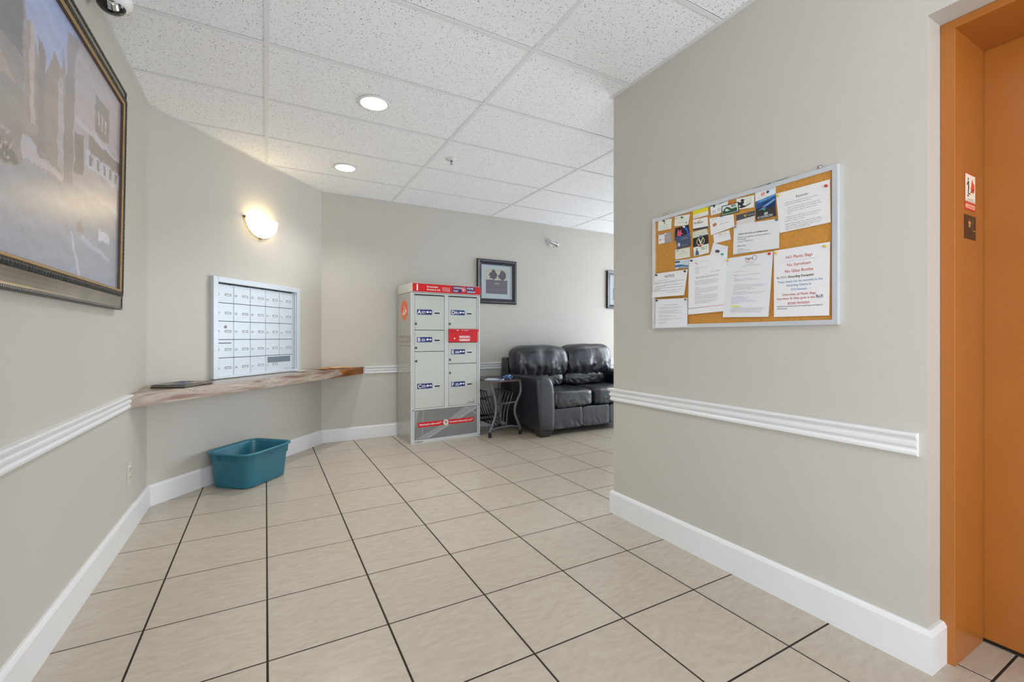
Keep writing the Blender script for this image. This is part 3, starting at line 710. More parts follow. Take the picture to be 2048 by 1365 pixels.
def canvas(name, x0, x1, z0, z1, nx, nz, fn, y, parent, M, rough, spec):
    xs_ = np.linspace(x0, x1, nx); zs_ = np.linspace(z0, z1, nz)
    X, Z = np.meshgrid(xs_, zs_); colr = fn(X, Z)
    me = bpy.data.meshes.new(name)
    vs = [tuple(M @ Vector((a, y, c))) for a, c in zip(X.ravel(), Z.ravel())]
    fs = [(j*nx+i, j*nx+i+1, (j+1)*nx+i+1, (j+1)*nx+i) for j in range(nz-1) for i in range(nx-1)]
    me.from_pydata(vs, [], fs)
    at = me.color_attributes.new('paint', 'FLOAT_COLOR', 'POINT')
    lc = np.where(colr <= .04045, colr/12.92, ((colr+.055)/1.055)**2.4)
    at.data.foreach_set('color', np.concatenate([lc.reshape(-1, 3), np.ones((lc.size//3, 1))], 1).astype(np.float32).ravel())
    m = bpy.data.materials.new(name+' paint'); m.use_nodes = True; nt = m.node_tree
    a = nt.nodes.new('ShaderNodeAttribute'); a.attribute_name = 'paint'; p = nt.nodes['Principled BSDF']
    nt.links.new(a.outputs['Color'], p.inputs['Base Color']); p.inputs['Roughness'].default_value = rough; p.inputs['Specular IOR Level'].default_value = spec
    if spec > .4: p.inputs['Coat Weight'].default_value = 1; p.inputs['Coat Roughness'].default_value = .30; p.inputs['Coat IOR'].default_value = 1.9
    tc = nt.nodes.new('ShaderNodeTexCoord'); mp = nt.nodes.new('ShaderNodeMapping'); mp.inputs['Scale'].default_value = (1, 1, 2.2); nt.links.new(tc.outputs['Object'], mp.inputs[0])
    nz_ = nt.nodes.new('ShaderNodeTexNoise'); nz_.inputs['Scale'].default_value = 55; nz_.inputs['Detail'].default_value = 4; nz_.inputs['Distortion'].default_value = 1.5; nt.links.new(mp.outputs[0], nz_.inputs['Vector'])
    bp = nt.nodes.new('ShaderNodeBump'); bp.inputs['Strength'].default_value = .5; bp.inputs['Distance'].default_value = .004 if spec > .4 else .0005
    nt.links.new(nz_.outputs['Fac'], bp.inputs['Height']); nt.links.new(bp.outputs[0], p.inputs['Normal'])
    me.materials.append(m); o = bpy.data.objects.new(name, me); COL.objects.link(o); o.parent = parent; return o
rngn = np.random.default_rng(3)
def smooth_noise(X, Z, f, seed=0):
    r = np.random.default_rng(seed); v = np.zeros(X.shape)
    for k in range(5):
        a = r.uniform(0, 2*PI, 2); g_ = f*(1.7**k); th = r.uniform(0, PI)
        v += np.sin(g_*(X*np.cos(th)+Z*np.sin(th))+a[0]+1.3*np.sin(g_*.7*(Z*np.cos(th)-X*np.sin(th))+a[1]))/(1.5**k)
    return v/2.2
def street(X, Z):
    Y_ = X+(PY0+PY1)/2; Z_ = Z+PZ0
    wob = .012*smooth_noise(X, Z, 30, 1); wob2 = .010*smooth_noise(X, Z, 34, 2)
    Yw, Zw = Y_+wob, Z_+wob2
    col = np.zeros(X.shape+(3,))
    g1 = np.clip((Z_-1.6)/.6, 0, 1)[..., None]
    col[:] = (1-g1)*np.array([.72, .68, .70])+g1*np.array([.56, .63, .80])
    road = Zw < (1.655+.03*np.sin(3*Y_)); base = np.array([.52, .53, .58])
    col[road] = base
    for c, pl in shapes:
        msk = inside(Yw, Zw, pl); col[msk] = c
    fade = np.clip((1.80-Z_)/.2, 0, 1)*np.clip((Z_-1.5)/.12, 0, 1)
    col = col*(1-.22*fade[..., None])+np.array([.62, .56, .50])*.22*fade[..., None]
    col += .035*smooth_noise(X*1.0, Z*2.5, 26, 5)[..., None]+.02*smooth_noise(X, Z, 90, 6)[..., None]
    fl = inside(Yw, Zw, [(1.2, 1.45), (1.80, 1.60), (1.80, 1.68), (1.2, 1.68)]) & (smooth_noise(X, Z, 160, 9) > .35)
    col[fl] = (.75, .62, .64)
    return np.clip(col*np.array([1.0, 1.02, 1.08]), 0, 1)
cv = canvas('canvas', -PW/2+.095, PW/2-.095, .095, PH-.095, 330, 220, street, -.028, t, TM, .30, .9)

# ================================================================ SMALL FRAMED PICTURES on the back wall
PBK = mat('black lacquer frame', (16, 15, 17), .22, coat=.4); PCV = mat('charcoal cove', (56, 54, 60), .28, .3, coat=.3)
PSV = mat('silver fillet', (186, 196, 206), .3, .8); MATB = mat('pale grey mount', (172, 184, 190), .8)
def picture(xc, label, seed):
    t = thing('framed_picture', label, 'picture', (xc, YB-.001, 1.506), 0, 'small black framed tree pictures')
    W, H = .548, .545
    for nm, m, pr_ in (('outer_frame', PBK, [(0, 0), (0, .024), (.008, .030), (.014, .028), (.014, 0)]),
                       ('fillet', PSV, [(.014, 0), (.014, .028), (.018, .031), (.021, .028), (.021, 0)]),
                       ('cove', PCV, [(.021, 0), (.021, .028), (.035, .024), (.050, .013), (.060, .012), (.060, 0)]),
                       ('inner_lip', PSV, [(.060, 0), (.060, .013), (.063, .015), (.067, .010), (.067, 0)])):
        b = MB(); n = len(pr_); vs = []
        for sx, sz in ((0, 0), (1, 0), (1, 1), (0, 1)):
            for w_, d_ in pr_: vs.append((-W/2+w_ if sx == 0 else W/2-w_, -d_, w_ if sz == 0 else H-w_))
        b.add(vs, [(c*n+i, c*n+(i+1) % n, ((c+1) % 4)*n+(i+1) % n, ((c+1) % 4)*n+i) for c in range(4) for i in range(n)], m); b.build(nm, t)
    b = MB(); b.box((-W/2+.065, -.006, .065), (W/2-.065, -.003, H-.065), MATB); b.build('mount', t)
    def trees(X, Z):
        c = np.zeros(X.shape+(3,)); c[:] = (.74, .73, .68)
        w1 = .008*smooth_noise(X, Z, 60, seed); 
        c[Z+w1*.4 < .285] = (.45, .43, .46); c[(Z+w1*.4 < .295) & (Z+w1*.4 > .283)] = (.36, .35, .39)
        for tx, zz in ((-.045, .368), (.080, .362)):
            d = ((X+w1*1.5-tx)/.058)**2+((Z+w1-zz)/.072)**2
            wd = np.clip(.92-(Z-zz)/.16, .35, 1.0)
            c[((X+w1*1.5-tx)/(.056*wd))**2+((Z+w1-zz)/.062)**2 < 1] = (.37, .36, .40)
            c[(np.abs(X-tx) < .005) & (Z < zz-.05) & (Z > .285)] = (.36, .34, .36)
        pth = (np.abs(Z-.235-.05*np.cos(14*X)*.4) < .008) & (X > -.03) & (X < .04); c[pth] = (.62, .60, .58)
        c += .03*smooth_noise(X, Z, 120, seed+1)[..., None]
        return np.clip(c*.95, 0, 1)
    canvas('print', -.150, .150, .125, .435, 70, 74, trees, -.0065, t, Matrix.Identity(4), .5, .3)
picture(2.523, 'black framed print of two round trees above the side table', 4)
picture(4.565, 'black framed picture above the sofa, mostly hidden by the wall corner', 14)

# wall spotlight
loc, rz = wallpt('back', 3.335, 2.352)
t = thing('wall_spotlight', 'small white spotlight fixed high on the back wall between the pictures', 'spotlight', loc, 0)
b = MB(); b.lathe([(.0001, -.030), (.030, -.026), (.048, -.010), (.050, 0)], WHITE, axis='y', n=24); b.build('base', t)
b = MB(); b.M = Matrix.Translation((0, -.04, -.002)) @ Matrix.Rotation(math.radians(112), 4, Vector((.35, 1, 0)))
b.lathe([(.0001, -.045), (.018, -.042), (.022, -.02), (.022, .02), (.034, .055), (.036, .085), (.032, .086), (.026, .060), (.0001, .055)], CHR, n=20); b.build('lamp_head', t)
b = MB(); b.tube([(0, -.024, 0), (0, -.042, 0)], .008, CHR); b.build('swivel', t)

# ================================================================ PARCEL LOCKER
CG = mat('pale grey green steel', (192, 197, 189), .38, var=.015, vscale=3); CE = mat('grey steel edge', (200, 204, 202), .35, .05)
CS = mat('light grey side steel', (186, 184, 178), .16, .45); RED = mat('signal red', (206, 20, 24), .35); BLU = mat('navy label', (22, 40, 110), .4)
WPR = mat('white print', (240, 240, 238), .5); GP = mat('grey print panel', (126, 127, 124), .4); GP2 = mat('lighter grey print', (152, 153, 151), .4); GP3 = mat('pale grey print', (168, 169, 168), .4)
JOINT = mat('dark joint', (60, 62, 62), .6); ORL = mat('orange red emblem', (226, 104, 66), .4)
CW, CH, CD = .795, 1.650, .42
t = thing('parcel_locker', 'grey parcel locker cabinet with red header and six lettered doors', 'locker', (1.292, 4.463, 0), math.radians(3.6))
b = MB()
b.box((0, .012, 0), (.003, CD, CH-.10), CS); b.box((CW-.003, .012, 0), (CW, CD, CH-.10), CS); b.box((0, CD-.003, 0), (CW, CD, CH-.10), CS); b.box((.003, .03, .002), (CW-.003, CD-.003, .006), JOINT)
b.box((.003, .02, .01), (CW-.003, .022, CH-.1), JOINT); b.build('body', t)
b = MB()
for a, c in (((0, 0, 0), (.020, .014, CH-.10)), ((.023, .002, .02), (.038, .014, CH-.11)), ((CW-.020, 0, 0), (CW, .014, CH-.10)), ((CW-.036, .002, .02), (CW-.023, .014, CH-.11)),
             ((.369, .001, .355), (.414, .014, CH-.115)), ((.020, .001, CH-.115), (CW-.020, .014, CH-.10)), ((.020, 0, 0), (CW-.020, .014, .036)), ((.020, .001, .340), (CW-.020, .014, .356))):
    b.bbox(a, c, CE, .0015)
b.build('front_frame', t)
b = MB(); b.bbox((.0, -.012, CH-.098), (CW, CD+.0, CH), mat('pale header steel', (196, 197, 190), .35), .012); hd = b.build('header', t)
b = MB(); y = -.0135
b.bbox((.012, -.0135, CH-.090), (CW-.006, -.010, CH-.006), RED, .004); y = -.0141
zb = CH-.09
b.text('1', .040, zb+.013, .088, y, WPR, bold=.03)
b.textw('Parcel locker', .165, .290, zb+.047, .026, y, WPR, .015); b.textw('Armoire à colis', .165, .315, zb+.018, .026, y, WPR, .015)
b.textw('canadapost.ca', .335, .425, zb+.050, .012, y, WPR, .01); b.textw('postescanada.ca', .335, .425, zb+.035, .012, y, WPR, .01); b.textw('1 866 607-6301', .335, .425, zb+.018, .014, y, WPR, .01)
for x0_, x1_, a_, c_ in ((.455, .560, 'CANADA', 'POST'), (.615, .720, 'POSTES', 'CANADA')):
    b.rect(x0_, zb+.012, x1_, zb+.0435, y, BLU); b.rect(x0_, zb+.0465, x1_, zb+.078, y, BLU)
    b.text(a_, x0_+.010, zb+.053, .024, y-.0004, WPR, bold=.02); b.text(c_, x0_+.010, zb+.018, .024, y-.0004, WPR, bold=.02)
b.disc(.5875, zb+.045, .027, y-.0002, RED, 24, .032); b.ring(.5875, zb+.045, .021, .0235, y-.0005, WPR, 24)
b.flat([(.573, zb+.060), (.604, zb+.044), (.573, zb+.030), (.582, zb+.044)], y-.0006, WPR)
b.build('header_sign', hd)
def cab_door(x0_, z0_, x1_, z1_, letter, lab, lock, slot=None):
    d = MB(); d.bbox((x0_+.002, .004, z0_+.002), (x1_-.002, .014, z1_-.002), CG, .0015); d = d.build('locker_door', t)
    lx, lz = lab
    s_ = MB(); s_.box((lx, .0028, lz), (lx+.163, .0042, lz+.053), BLU); yy = .0023
    s_.text(letter, lx+.006, lz+.008, .055, yy, WPR, bold=.02)
    rq = random.Random(ord(letter))
    for kz, ke in ((.032, .088), (.022, .098), (.012, .094)): s_.words(lx+.048, lx+ke, lz+kz, .007, yy, WPR, rq)
    s_.disc(lx+.112, lz+.028, .011, yy, WPR, 12); s_.rect(lx+.118, lz+.025, lx+.140, lz+.031, yy, WPR); s_.disc(lx+.147, lz+.028, .009, yy, WPR, 12); s_.build('door_sign', d)
    s_ = MB(); s_.bbox((lx+.177, .0015, lz-.001), (lx+.256, .0045, lz+.045), CE, .001); s_.box((lx+.189, .0008, lz+.012), (lx+.247, .002, lz+.025), BLK); s_.build('key_slot', d)
    k = MB(); k.lathe([(.0001, -.004), (.008, -.0035), (.0125, 0), (.0125, .005)], mat('dark lock', (96, 98, 98), .3, .7), c=(lock[0], 0, lock[1]), axis='y', n=16); k.box((lock[0]-.002, -.0046, lock[1]-.006), (lock[0]+.002, -.0038, lock[1]+.006), BLK); k.build('lock', d)
    return d
cab_door(.040, 1.166, .368, 1.524, 'A', (.066, 1.325), (.054, 1.230))
cab_door(.040, .944, .368, 1.164, 'B', (.066, 1.040), (.055, .984))
cab_door(.040, .357, .368, .942, 'C', (.068, .560), (.057, .847))
cab_door(.416, 1.178, .757, 1.524, 'D', (.444, 1.330), (.432, 1.234))
cab_door(.416, .808, .757, 1.036, 'E', (.447, .908), (.434, .851))
d = cab_door(.416, .357, .757, .806, 'F', (.448, .560), (.434, .711))
q = MB(); q.textw('Canada', .643, .728, .372, .030, .0035, INK, .01); q.box((.712, .0034, .398), (.724, .0038, .405), RED); q.build('lettering', d)
b = MB(); b.bbox((.416, -.014, 1.040), (.762, .012, 1.160), RED, .004); mb_ = b.build('mail_slot_box', t); mb_['label'] = 'bright red outgoing mail flap'
b = MB(); b.bbox((.412, -.024, 1.156), (.768, .012, 1.178), RED, .003)
b.text('Mail', .500, 1.161, .014, -.0245, WPR, bold=.02); b.disc(.567, 1.166, .005, -.0245, WPR, 10); b.text('Courrier', .588, 1.161, .014, -.0245, WPR, bold=.02); b.build('flap', mb_)
rg = random.Random(5); b = MB()
for k in range(3): b.words(.535, .665, 1.100-k*.008, .008, -.0145, WPR, rg)
for k in range(3): b.words(.535, .665, 1.066-k*.008, .008, -.0145, WPR, rg)
b.disc(.478, 1.078, .008, -.0145, WPR, 14); b.build('lettering', mb_)
# printed lower panel
b = MB(); b.bbox((.040, .003, .038), (CW-.038, .014, .338), GP, .0015); pn = b.build('lower_panel', t)
b = MB(); y = .0025
b.flat([(.044, .042), (.16, .042), (.755, .334), (.60, .334), (.36, .18)], y, GP2)
b.flat([(.16, .042), (.19, .042), (.755, .310), (.755, .334)], y-.0003, GP3)
b.flat([(.044, .334), (.085, .334), (.044, .16)], y-.0003, GP2); b.flat([(.13, .334), (.139, .334), (.125, .042), (.116, .042)], y-.0003, GP2)
b.flat([(.60, .334), (.62, .334), (.755, .255), (.755, .243)], y-.0004, GP3)
b.build('printed_artwork', pn)
b = MB(); b.rect(.076, .163, .722, .214, .0018, RED)
b.textw('Delivering the online world™', .092, .335, .181, .024, .0012, WPR, .02); b.textw('Du monde en ligne jusqu\u2019à vous™', .430, .705, .181, .024, .0012, WPR, .02)
b.disc(.385, .190, .031, .0010, mat('cream disc', (222, 218, 204), .5), 24); b.ring(.392, .186, .010, .012, .0005, RED, 16); b.rect(.372, .184, .379, .206, .0005, INK); b.rect(.383, .180, .395, .203, .0005, GP)
b.flat([(.402, .182), (.414, .172), (.404, .162)], .0005, WPR); b.build('slogan_strip', pn)
b = MB(); b.text('V2A8233', .030, .009, .019, -.0006, INK, bold=.02, sx=1.35); b.build('serial_number', t)
for x_, z_ in ((.030, .348), (.016, .343), (.772, .348), (.785, .343), (.772, .016), (.787, .016)):
    b = MB(); b.lathe([(.0001, -.003), (.004, -.0025), (.005, .001)], JOINT, c=(x_, 0, z_), axis='y', n=10); b.build('bolt', t)
# emblem and lettering on the left side panel (faces -x)
b = MB(); b.M = Matrix.Rotation(-PI/2, 4, 'Z')       # front-view print turned to face -x
b.disc(-.20, 1.375, .105, -.0005, ORL, 28, .105); 
for k in range(3): b.flat([(-.27+k*.02, 1.33+k*.012), (-.19, 1.33+k*.024), (-.19, 1.338+k*.024), (-.27+k*.02, 1.338+k*.012)], -.001, WPR)
b.flat([(-.23, 1.43), (-.13, 1.365), (-.20, 1.32), (-.165, 1.37)], -.001, WPR); b.build('side_emblem', t)
b = MB(); b.M = Matrix.Rotation(-PI/2, 4, 'Z'); SP = mat('pale side print', (206, 204, 198), .5); b.rect(-.37, .995, -.01, 1.11, -.0004, mat('darker side patch', (160, 156, 148), .3, .3))
b.textw('Parcel locker', -.35, -.10, 1.062, .036, -.0009, SP, .02); b.textw('Armoire à colis', -.35, -.03, 1.012, .036, -.0009, SP, .02); b.build('side_lettering', t)

# ================================================================ SIDE TABLE with magazine rack
IRON = mat('grey painted iron', (104, 108, 112), .38, .4, var=.12, vscale=20); IRB = mat('black iron', (22, 22, 24), .4, .3)
TTOP = mat('dark plank top', (78, 72, 72), .35, var=.2, vscale=6, stretch=(8, 1, 1), coat=.2); TEDGE = mat('brown edge', (120, 88, 76), .4)
TX, TY = 2.137, 4.345
t = thing('side_table', 'small iron side table with curved legs and magazine rack beside the sofa', 'table', (TX, TY, 0))
zt = .605; dep = .545
b = MB()
prof = [(-.030, -.018), (.10, -.021), (.25, -.020), (.366, -.018), (.384, -.004), (.384, dep), (-.030, dep)]
b.prism(prof, 'z', zt+.003, zt+.014, TTOP); tp = b.build('tabletop', t)
b = MB(); b.prism([(p[0]*1.004, p[1]*1.004-.0008) for p in prof], 'z', zt-.004, zt+.003, TEDGE); b.build('edge_band', t)
def spline(pts, k=6):
    out = []
    for i in range(len(pts)-1):
        p0, p1, p2, p3 = [Vector(pts[max(0, min(len(pts)-1, i+q))]) for q in (-1, 0, 1, 2)]
        for s_ in range(k):
            u = s_/k; out.append(.5*((2*p1)+(-p0+p2)*u+(2*p0-5*p1+4*p2-p3)*u*u+(-p0+3*p1-3*p2+p3)*u**3))
    out.append(Vector(pts[-1])); return out
legL = [(.002, .600), (.020, .546), (.046, .464), (.066, .382), (.070, .300), (.060, .218), (.030, .137), (.002, .075), (-.004, .055)]
legR = [(.372, .600), (.384, .546), (.378, .464), (.338, .382), (.308, .300), (.314, .218), (.350, .137), (.374, .075), (.376, .055)]
for yy, m in ((.016, IRON), (dep-.03, IRON)):
    for lg in (legL, legR):
        b = MB(); b.tube(spline([(x, yy, z) for x, z in lg]), .0172, m, 10, .7); L_ = b.build('leg', t)
        b = MB(); fx = lg[-1][0]; b.lathe([(.0001, .0), (.019, 0), (.020, .010), (.012, .016), (.018, .024), (.020, .034), (.013, .042), (.012, .060), (.008, .066)], IRB, c=(fx, yy, 0), n=16); b.build('foot', L_)
    b = MB(); b.tube([(.070, yy, .352), (.318, yy, .368)], .009, m, 8); b.build('cross_bar', t)
    b = MB(); b.tube(spline([(.006, yy, .085), (.12, yy, .098), (.25, yy, .104), (.368, yy, .085)]), .011, m, 8); b.build('cross_bar', t)
b = MB(); y0_, y1_ = .05, dep-.06
def side(top, bot, mid, m, nrod):
    parts = [([(top[0], y0_, top[1]), (top[0], y1_, top[1])], .006), ([(bot[0], y0_, bot[1]), (bot[0], y1_, bot[1])], .006)]
    for pts_, r_ in parts: q = MB(); q.tube(pts_, r_, m, 6); q.build('rack_rail', t)
    for k in range(nrod):
        yy = y0_+(y1_-y0_)*k/(nrod-1)
        q = MB(); q.tube(spline([(top[0], yy, top[1]), (mid[0], yy, mid[1]), (bot[0], yy, bot[1])], 5), .0055, m, 6); q.build('rack_rod', t)
side((-.034, .500), (.110, .105), (.030, .285), IRB, 7)
side((.300, .470), (.215, .100), (.232, .270), IRON, 7)
q = MB(); q.tube([(-.020, y0_, .405), (-.020, y1_, .405)], .005, IRB, 6); q.build('rack_rail', t)
for yy in (y0_, y1_): q = MB(); q.tube([(.060, yy, .100), (.110, yy, .100), (.215, yy, .098), (.300, yy, .100)], .006, IRB, 6); q.build('rack_base', t)
q = MB(); q.tube([(-.03, dep-.03, .150), (.37, dep-.03, .150)], .012, IRB, 6); q.build('rear_bar', t)
# things on the side table
LB = mat('pale blue pamphlet', (176, 196, 216), .5); NB = mat('navy print', (40, 62, 104), .4, var=.4, vscale=40)
tz = zt+.014
magazine(TX+.10, TY+.10, tz, .15, .20, .008, .9, LB, [(.05, .05, .95, .3, NB), (.1, .4, .6, .9, WPR)], 'pale blue folded pamphlet on the side table', 'pamphlet', 'pamphlet')
t2 = thing('snack_packet', 'small crumpled dark blue packet on the side table near the sofa', 'packet', (TX+.262, TY+.10, tz), .5); t2.scale = (1.15, 1.15, 1.5)
bm = bmesh.new(); bmesh.ops.create_icosphere(bm, subdivisions=4, radius=1)
for v in bm.verts:
    p = v.co; n_ = noise.noise(p*3)*.25+noise.noise(p*7)*.12
    v.co = Vector((p.x*.062*(1+n_), p.y*.045*(1+n_), max(0, .013+p.z*.017*(1+2*n_))))
PK = mat('blue white foil', (66, 96, 140), .22, .2, var=.7, vscale=55)
b = MB(); b.bm(bm, PK, False); b.build('pouch', t2)
b = MB(); b.box((.055, -.03, .001), (.074, .03, .004), PK); b.build('sealed_end', t2)

# ================================================================ LEATHER LOVESEAT
def leather():
    m = bpy.data.materials.new('black leather'); m.use_nodes = True; nt = m.node_tree; nd = nt.nodes; ln = nt.links
    p = nd['Principled BSDF']; p.inputs['Base Color'].default_value = (*lin((30, 35, 43)), 1); p.inputs['Roughness'].default_value = .33; p.inputs['Specular IOR Level'].default_value = .85; p.inputs['Coat Weight'].default_value = .0
    tc = nd.new('ShaderNodeTexCoord'); mp = nd.new('ShaderNodeMapping'); mp.inputs['Scale'].default_value = (1, 1, .55); ln.new(tc.outputs['Object'], mp.inputs[0])
    n1 = nd.new('ShaderNodeTexNoise'); n1.inputs['Scale'].default_value = 8; n1.inputs['Detail'].default_value = 3; n1.inputs['Distortion'].default_value = .8; ln.new(mp.outputs[0], n1.inputs['Vector'])
    n2 = nd.new('ShaderNodeTexNoise'); n2.inputs['Scale'].default_value = 240; ln.new(tc.outputs['Object'], n2.inputs['Vector'])
    b1 = nd.new('ShaderNodeBump'); b1.inputs['Strength'].default_value = .30; b1.inputs['Distance'].default_value = .02; ln.new(n1.outputs['Fac'], b1.inputs['Height'])
    b2 = nd.new('ShaderNodeBump'); b2.inputs['Strength'].default_value = .12; b2.inputs['Distance'].default_value = .002; ln.new(n2.outputs['Fac'], b2.inputs['Height']); ln.new(b1.outputs[0], b2.inputs['Normal'])
    ln.new(b2.outputs[0], p.inputs['Normal']); return m
LEA = leather()
def cushion(c, h, m, e=(.45, .45), wr=.0, seed=0, pinch=0.0, flare=0.0, sub=26):
    # superellipsoid cushion, half sizes h; wrinkles gathered towards the bottom edge
    bm = bmesh.new(); bmesh.ops.create_cube(bm, size=2)
    bmesh.ops.subdivide_edges(bm, edges=bm.edges[:], cuts=sub, use_grid_fill=True)
    for v in bm.verts:
        p = v.co.normalized()
        def sg(a, q): return math.copysign(abs(a)**q, a)
        L_ = (abs(p.x)**(2/e[0])+abs(p.y)**(2/e[0]))**(e[0]/e[1]*1.0) if False else None
        k = (abs(p.x)**(2/e[0])+abs(p.y)**(2/e[0])+abs(p.z)**(2/e[0]))**(-e[0]/2)
        q = p*k
        x, y, z = q.x*h[0], q.y*h[1], q.z*h[2]
        if pinch: y *= 1-pinch*max(0, -q.z)**2
        if flare: x *= 1+flare*q.z
        if wr:
            g_ = max(0, .35-q.z)/1.35
            w1 = noise.noise(Vector((x*30+seed+1.5*q.z, q.z*1.1, seed)))
            w2 = noise.noise(Vector((x*7+seed*2, z*5, y*5)))
            r_ = 1-abs(w1)*2
            amp = wr*(g_*(r_-.45)*.8+.30*w2)
            n_ = Vector((q.x/h[0], q.y/h[1], q.z/h[2])).normalized()
            x += n_.x*amp; y += n_.y*amp; z += n_.z*amp
        v.co = Vector((c[0]+x, c[1]+y, c[2]+z))
    b = MB(); b.bm(bm, m, True); return b
t = thing('leather_loveseat', 'black leather two-seat sofa with puffy back cushions against the back wall', 'sofa', (2.545, 4.055, 0))
SW = 1.66
b = MB(); b.bbox((.20, .045, .070), (SW-.20, .78, .300), LEA, .015); b.build('base', t)
for k in range(3):
    w_ = (SW-.46)/3; c = MB(); c = cushion((.23+w_*(k+.5), .048, .185), (w_/2+.001, .024, .115), LEA, (.22, .22), .010, k+3); c.build('front_panel', t)
b = MB(); b.bbox((.005, .70, .055), (SW-.005, .84, .845), LEA, .018); b.build('back_frame', t)
armp = [(.046, .072), (.132, .072), (.214, .072), (.224, .16), (.228, .28), (.226, .40), (.219, .50), (.204, .578), (.180, .628), (.148, .655), (.105, .664), (.06, .667), (.018, .664), (.002, .652), (-.003, .63), (.001, .55), (.010, .42), (.020, .28), (.034, .15)]
def arm(mir):
    bm = bmesh.new(); pts_ = [((SW-x if mir else x), z) for x, z in armp]
    rows = []; ys = [(-.016, .55), (-.014, .78), (-.008, .91), (.0, .965), (.008, .99), (.02, 1.0), (.2, 1), (.5, 1), (.80, 1)]
    cx_ = sum(p[0] for p in pts_)/len(pts_); cz_ = .36
    for y_, k in ys: rows.append([bm.verts.new((cx_+(x-cx_)*k, y_, cz_+(z-cz_)*(1-(1-k)*.45))) for x, z in pts_])
    for i in range(len(rows)-1):
        for j in range(len(pts_)): bm.faces.new((rows[i][j], rows[i][(j+1) % len(pts_)], rows[i+1][(j+1) % len(pts_)], rows[i+1][j]))
    bm.faces.new(rows[0][::-1]); bm.faces.new(rows[-1])
    bmesh.ops.recalc_face_normals(bm, faces=bm.faces[:])
    b = MB(); b.bm(bm, LEA, True); o = b.build('armrest', t)
    c = MB(); pp = [(cx_+(x-cx_)*.975, .001, cz_+(z-cz_)*.99) for x, z in pts_[2:]+pts_[:1]]
    c.tube(spline(pp, 3), .0045, LEA, 6); c.build('piping', o)
arm(False); arm(True)
cushion((.505, .315, .402), (.288, .325, .098), LEA, (.30, .30), .026, 11).build('seat_cushion', t)
cushion((1.105, .315, .402), (.310, .325, .098), LEA, (.30, .30), .026, 21).build('seat_cushion', t)
cushion((.365, .560, .800), (.372, .175, .195), LEA, (.52, .52), .050, 31, .25, .02).build('back_cushion', t)
cushion((1.080, .560, .805), (.360, .175, .200), LEA, (.52, .52), .050, 47, .25, -.02).build('back_cushion', t)
cushion((.440, .560, .585), (.245, .130, .085), LEA, (.5, .5), .028, 57).build('lumbar_roll', t)
cushion((1.020, .560, .585), (.330, .130, .085), LEA, (.5, .5), .028, 67).build('lumbar_roll', t)
FW = mat('dark stained wood foot', (50, 44, 42), .35)
for x_ in (.045, SW-.215):
    for y_ in (.012, .70):
        b = MB(); b.add([(x_+.03, y_+.018, 0), (x_+.135, y_+.018, 0), (x_+.135, y_+.11, 0), (x_+.03, y_+.11, 0), (x_, y_-.012, .074), (x_+.17, y_-.012, .074), (x_+.17, y_+.13, .074), (x_, y_+.13, .074)],
                        [(0,3,2,1),(4,5,6,7),(0,1,5,4),(1,2,6,5),(2,3,7,6),(3,0,4,7)], FW); b.build('foot', t)

# ================================================================ CORK BULLETIN BOARD on the right wall (local x = u, z = height)
CORK = mat('cork', (190, 134, 58), .85, var=.14, vscale=140, bump=.15, bscale=200, detail=6)
BFR = mat('brushed aluminium frame', (222, 226, 232), .25, .55)
BY = 1.795
t = thing('cork_bulletin_board', 'large cork bulletin board in an aluminium frame crowded with notices', 'bulletin board', (XR, BY, 1.142), -PI/2)
BW_, BH_ = .918, .606
b = MB(); b.box((.008, -.012, .008), (BW_-.008, -.001, BH_-.008), CORK); b.build('cork_panel', t)
fwid = .0185
for nm, pts_ in (('frame_rail', [(0, 0), (BW_, 0), (BW_-fwid, fwid), (fwid, fwid)]), ('frame_rail', [(0, BH_), (BW_, BH_), (BW_-fwid, BH_-fwid), (fwid, BH_-fwid)]),
                 ('frame_stile', [(0, 0), (0, BH_), (fwid, BH_-fwid), (fwid, fwid)]), ('frame_stile', [(BW_, 0), (BW_, BH_), (BW_-fwid, BH_-fwid), (BW_-fwid, fwid)])):
    b = MB(); b.prism(pts_, 'y', -.019, -.0005, BFR); b.build(nm, t)
for u in (.078, .850):
    b = MB(); b.bbox((u-.008, -.006, BH_-.004), (u+.008, -.0008, BH_+.018), mat('clear plastic clip', (150, 150, 144), .2), .002); b.lathe([(.0001, -.009), (.004, -.008), (.005, -.005)], CHR, c=(u, 0, BH_+.010), axis='y', n=10); b.build('mirror_clip', t)
def C(*c): return c
MC = {}
def pm(rgb):
    if rgb not in MC: MC[rgb] = mat('print %d %d %d' % rgb, rgb, .5)
    return MC[rgb]
rg = random.Random(11)
PGRP = 'papers pinned to the cork board'
def soft(c): return tuple(int(v+(226-v)*.42) for v in c)
def bil(q, a, b_): # bilinear inside a quad TL,TR,BR,BL ; a 0..1 left to right, b 0..1 top to bottom
    tl, tr, br, bl = q
    return (tl[0]*(1-a)*(1-b_)+tr[0]*a*(1-b_)+br[0]*a*b_+bl[0]*(1-a)*b_, tl[1]*(1-a)*(1-b_)+tr[1]*a*(1-b_)+br[1]*a*b_+bl[1]*(1-a)*b_)
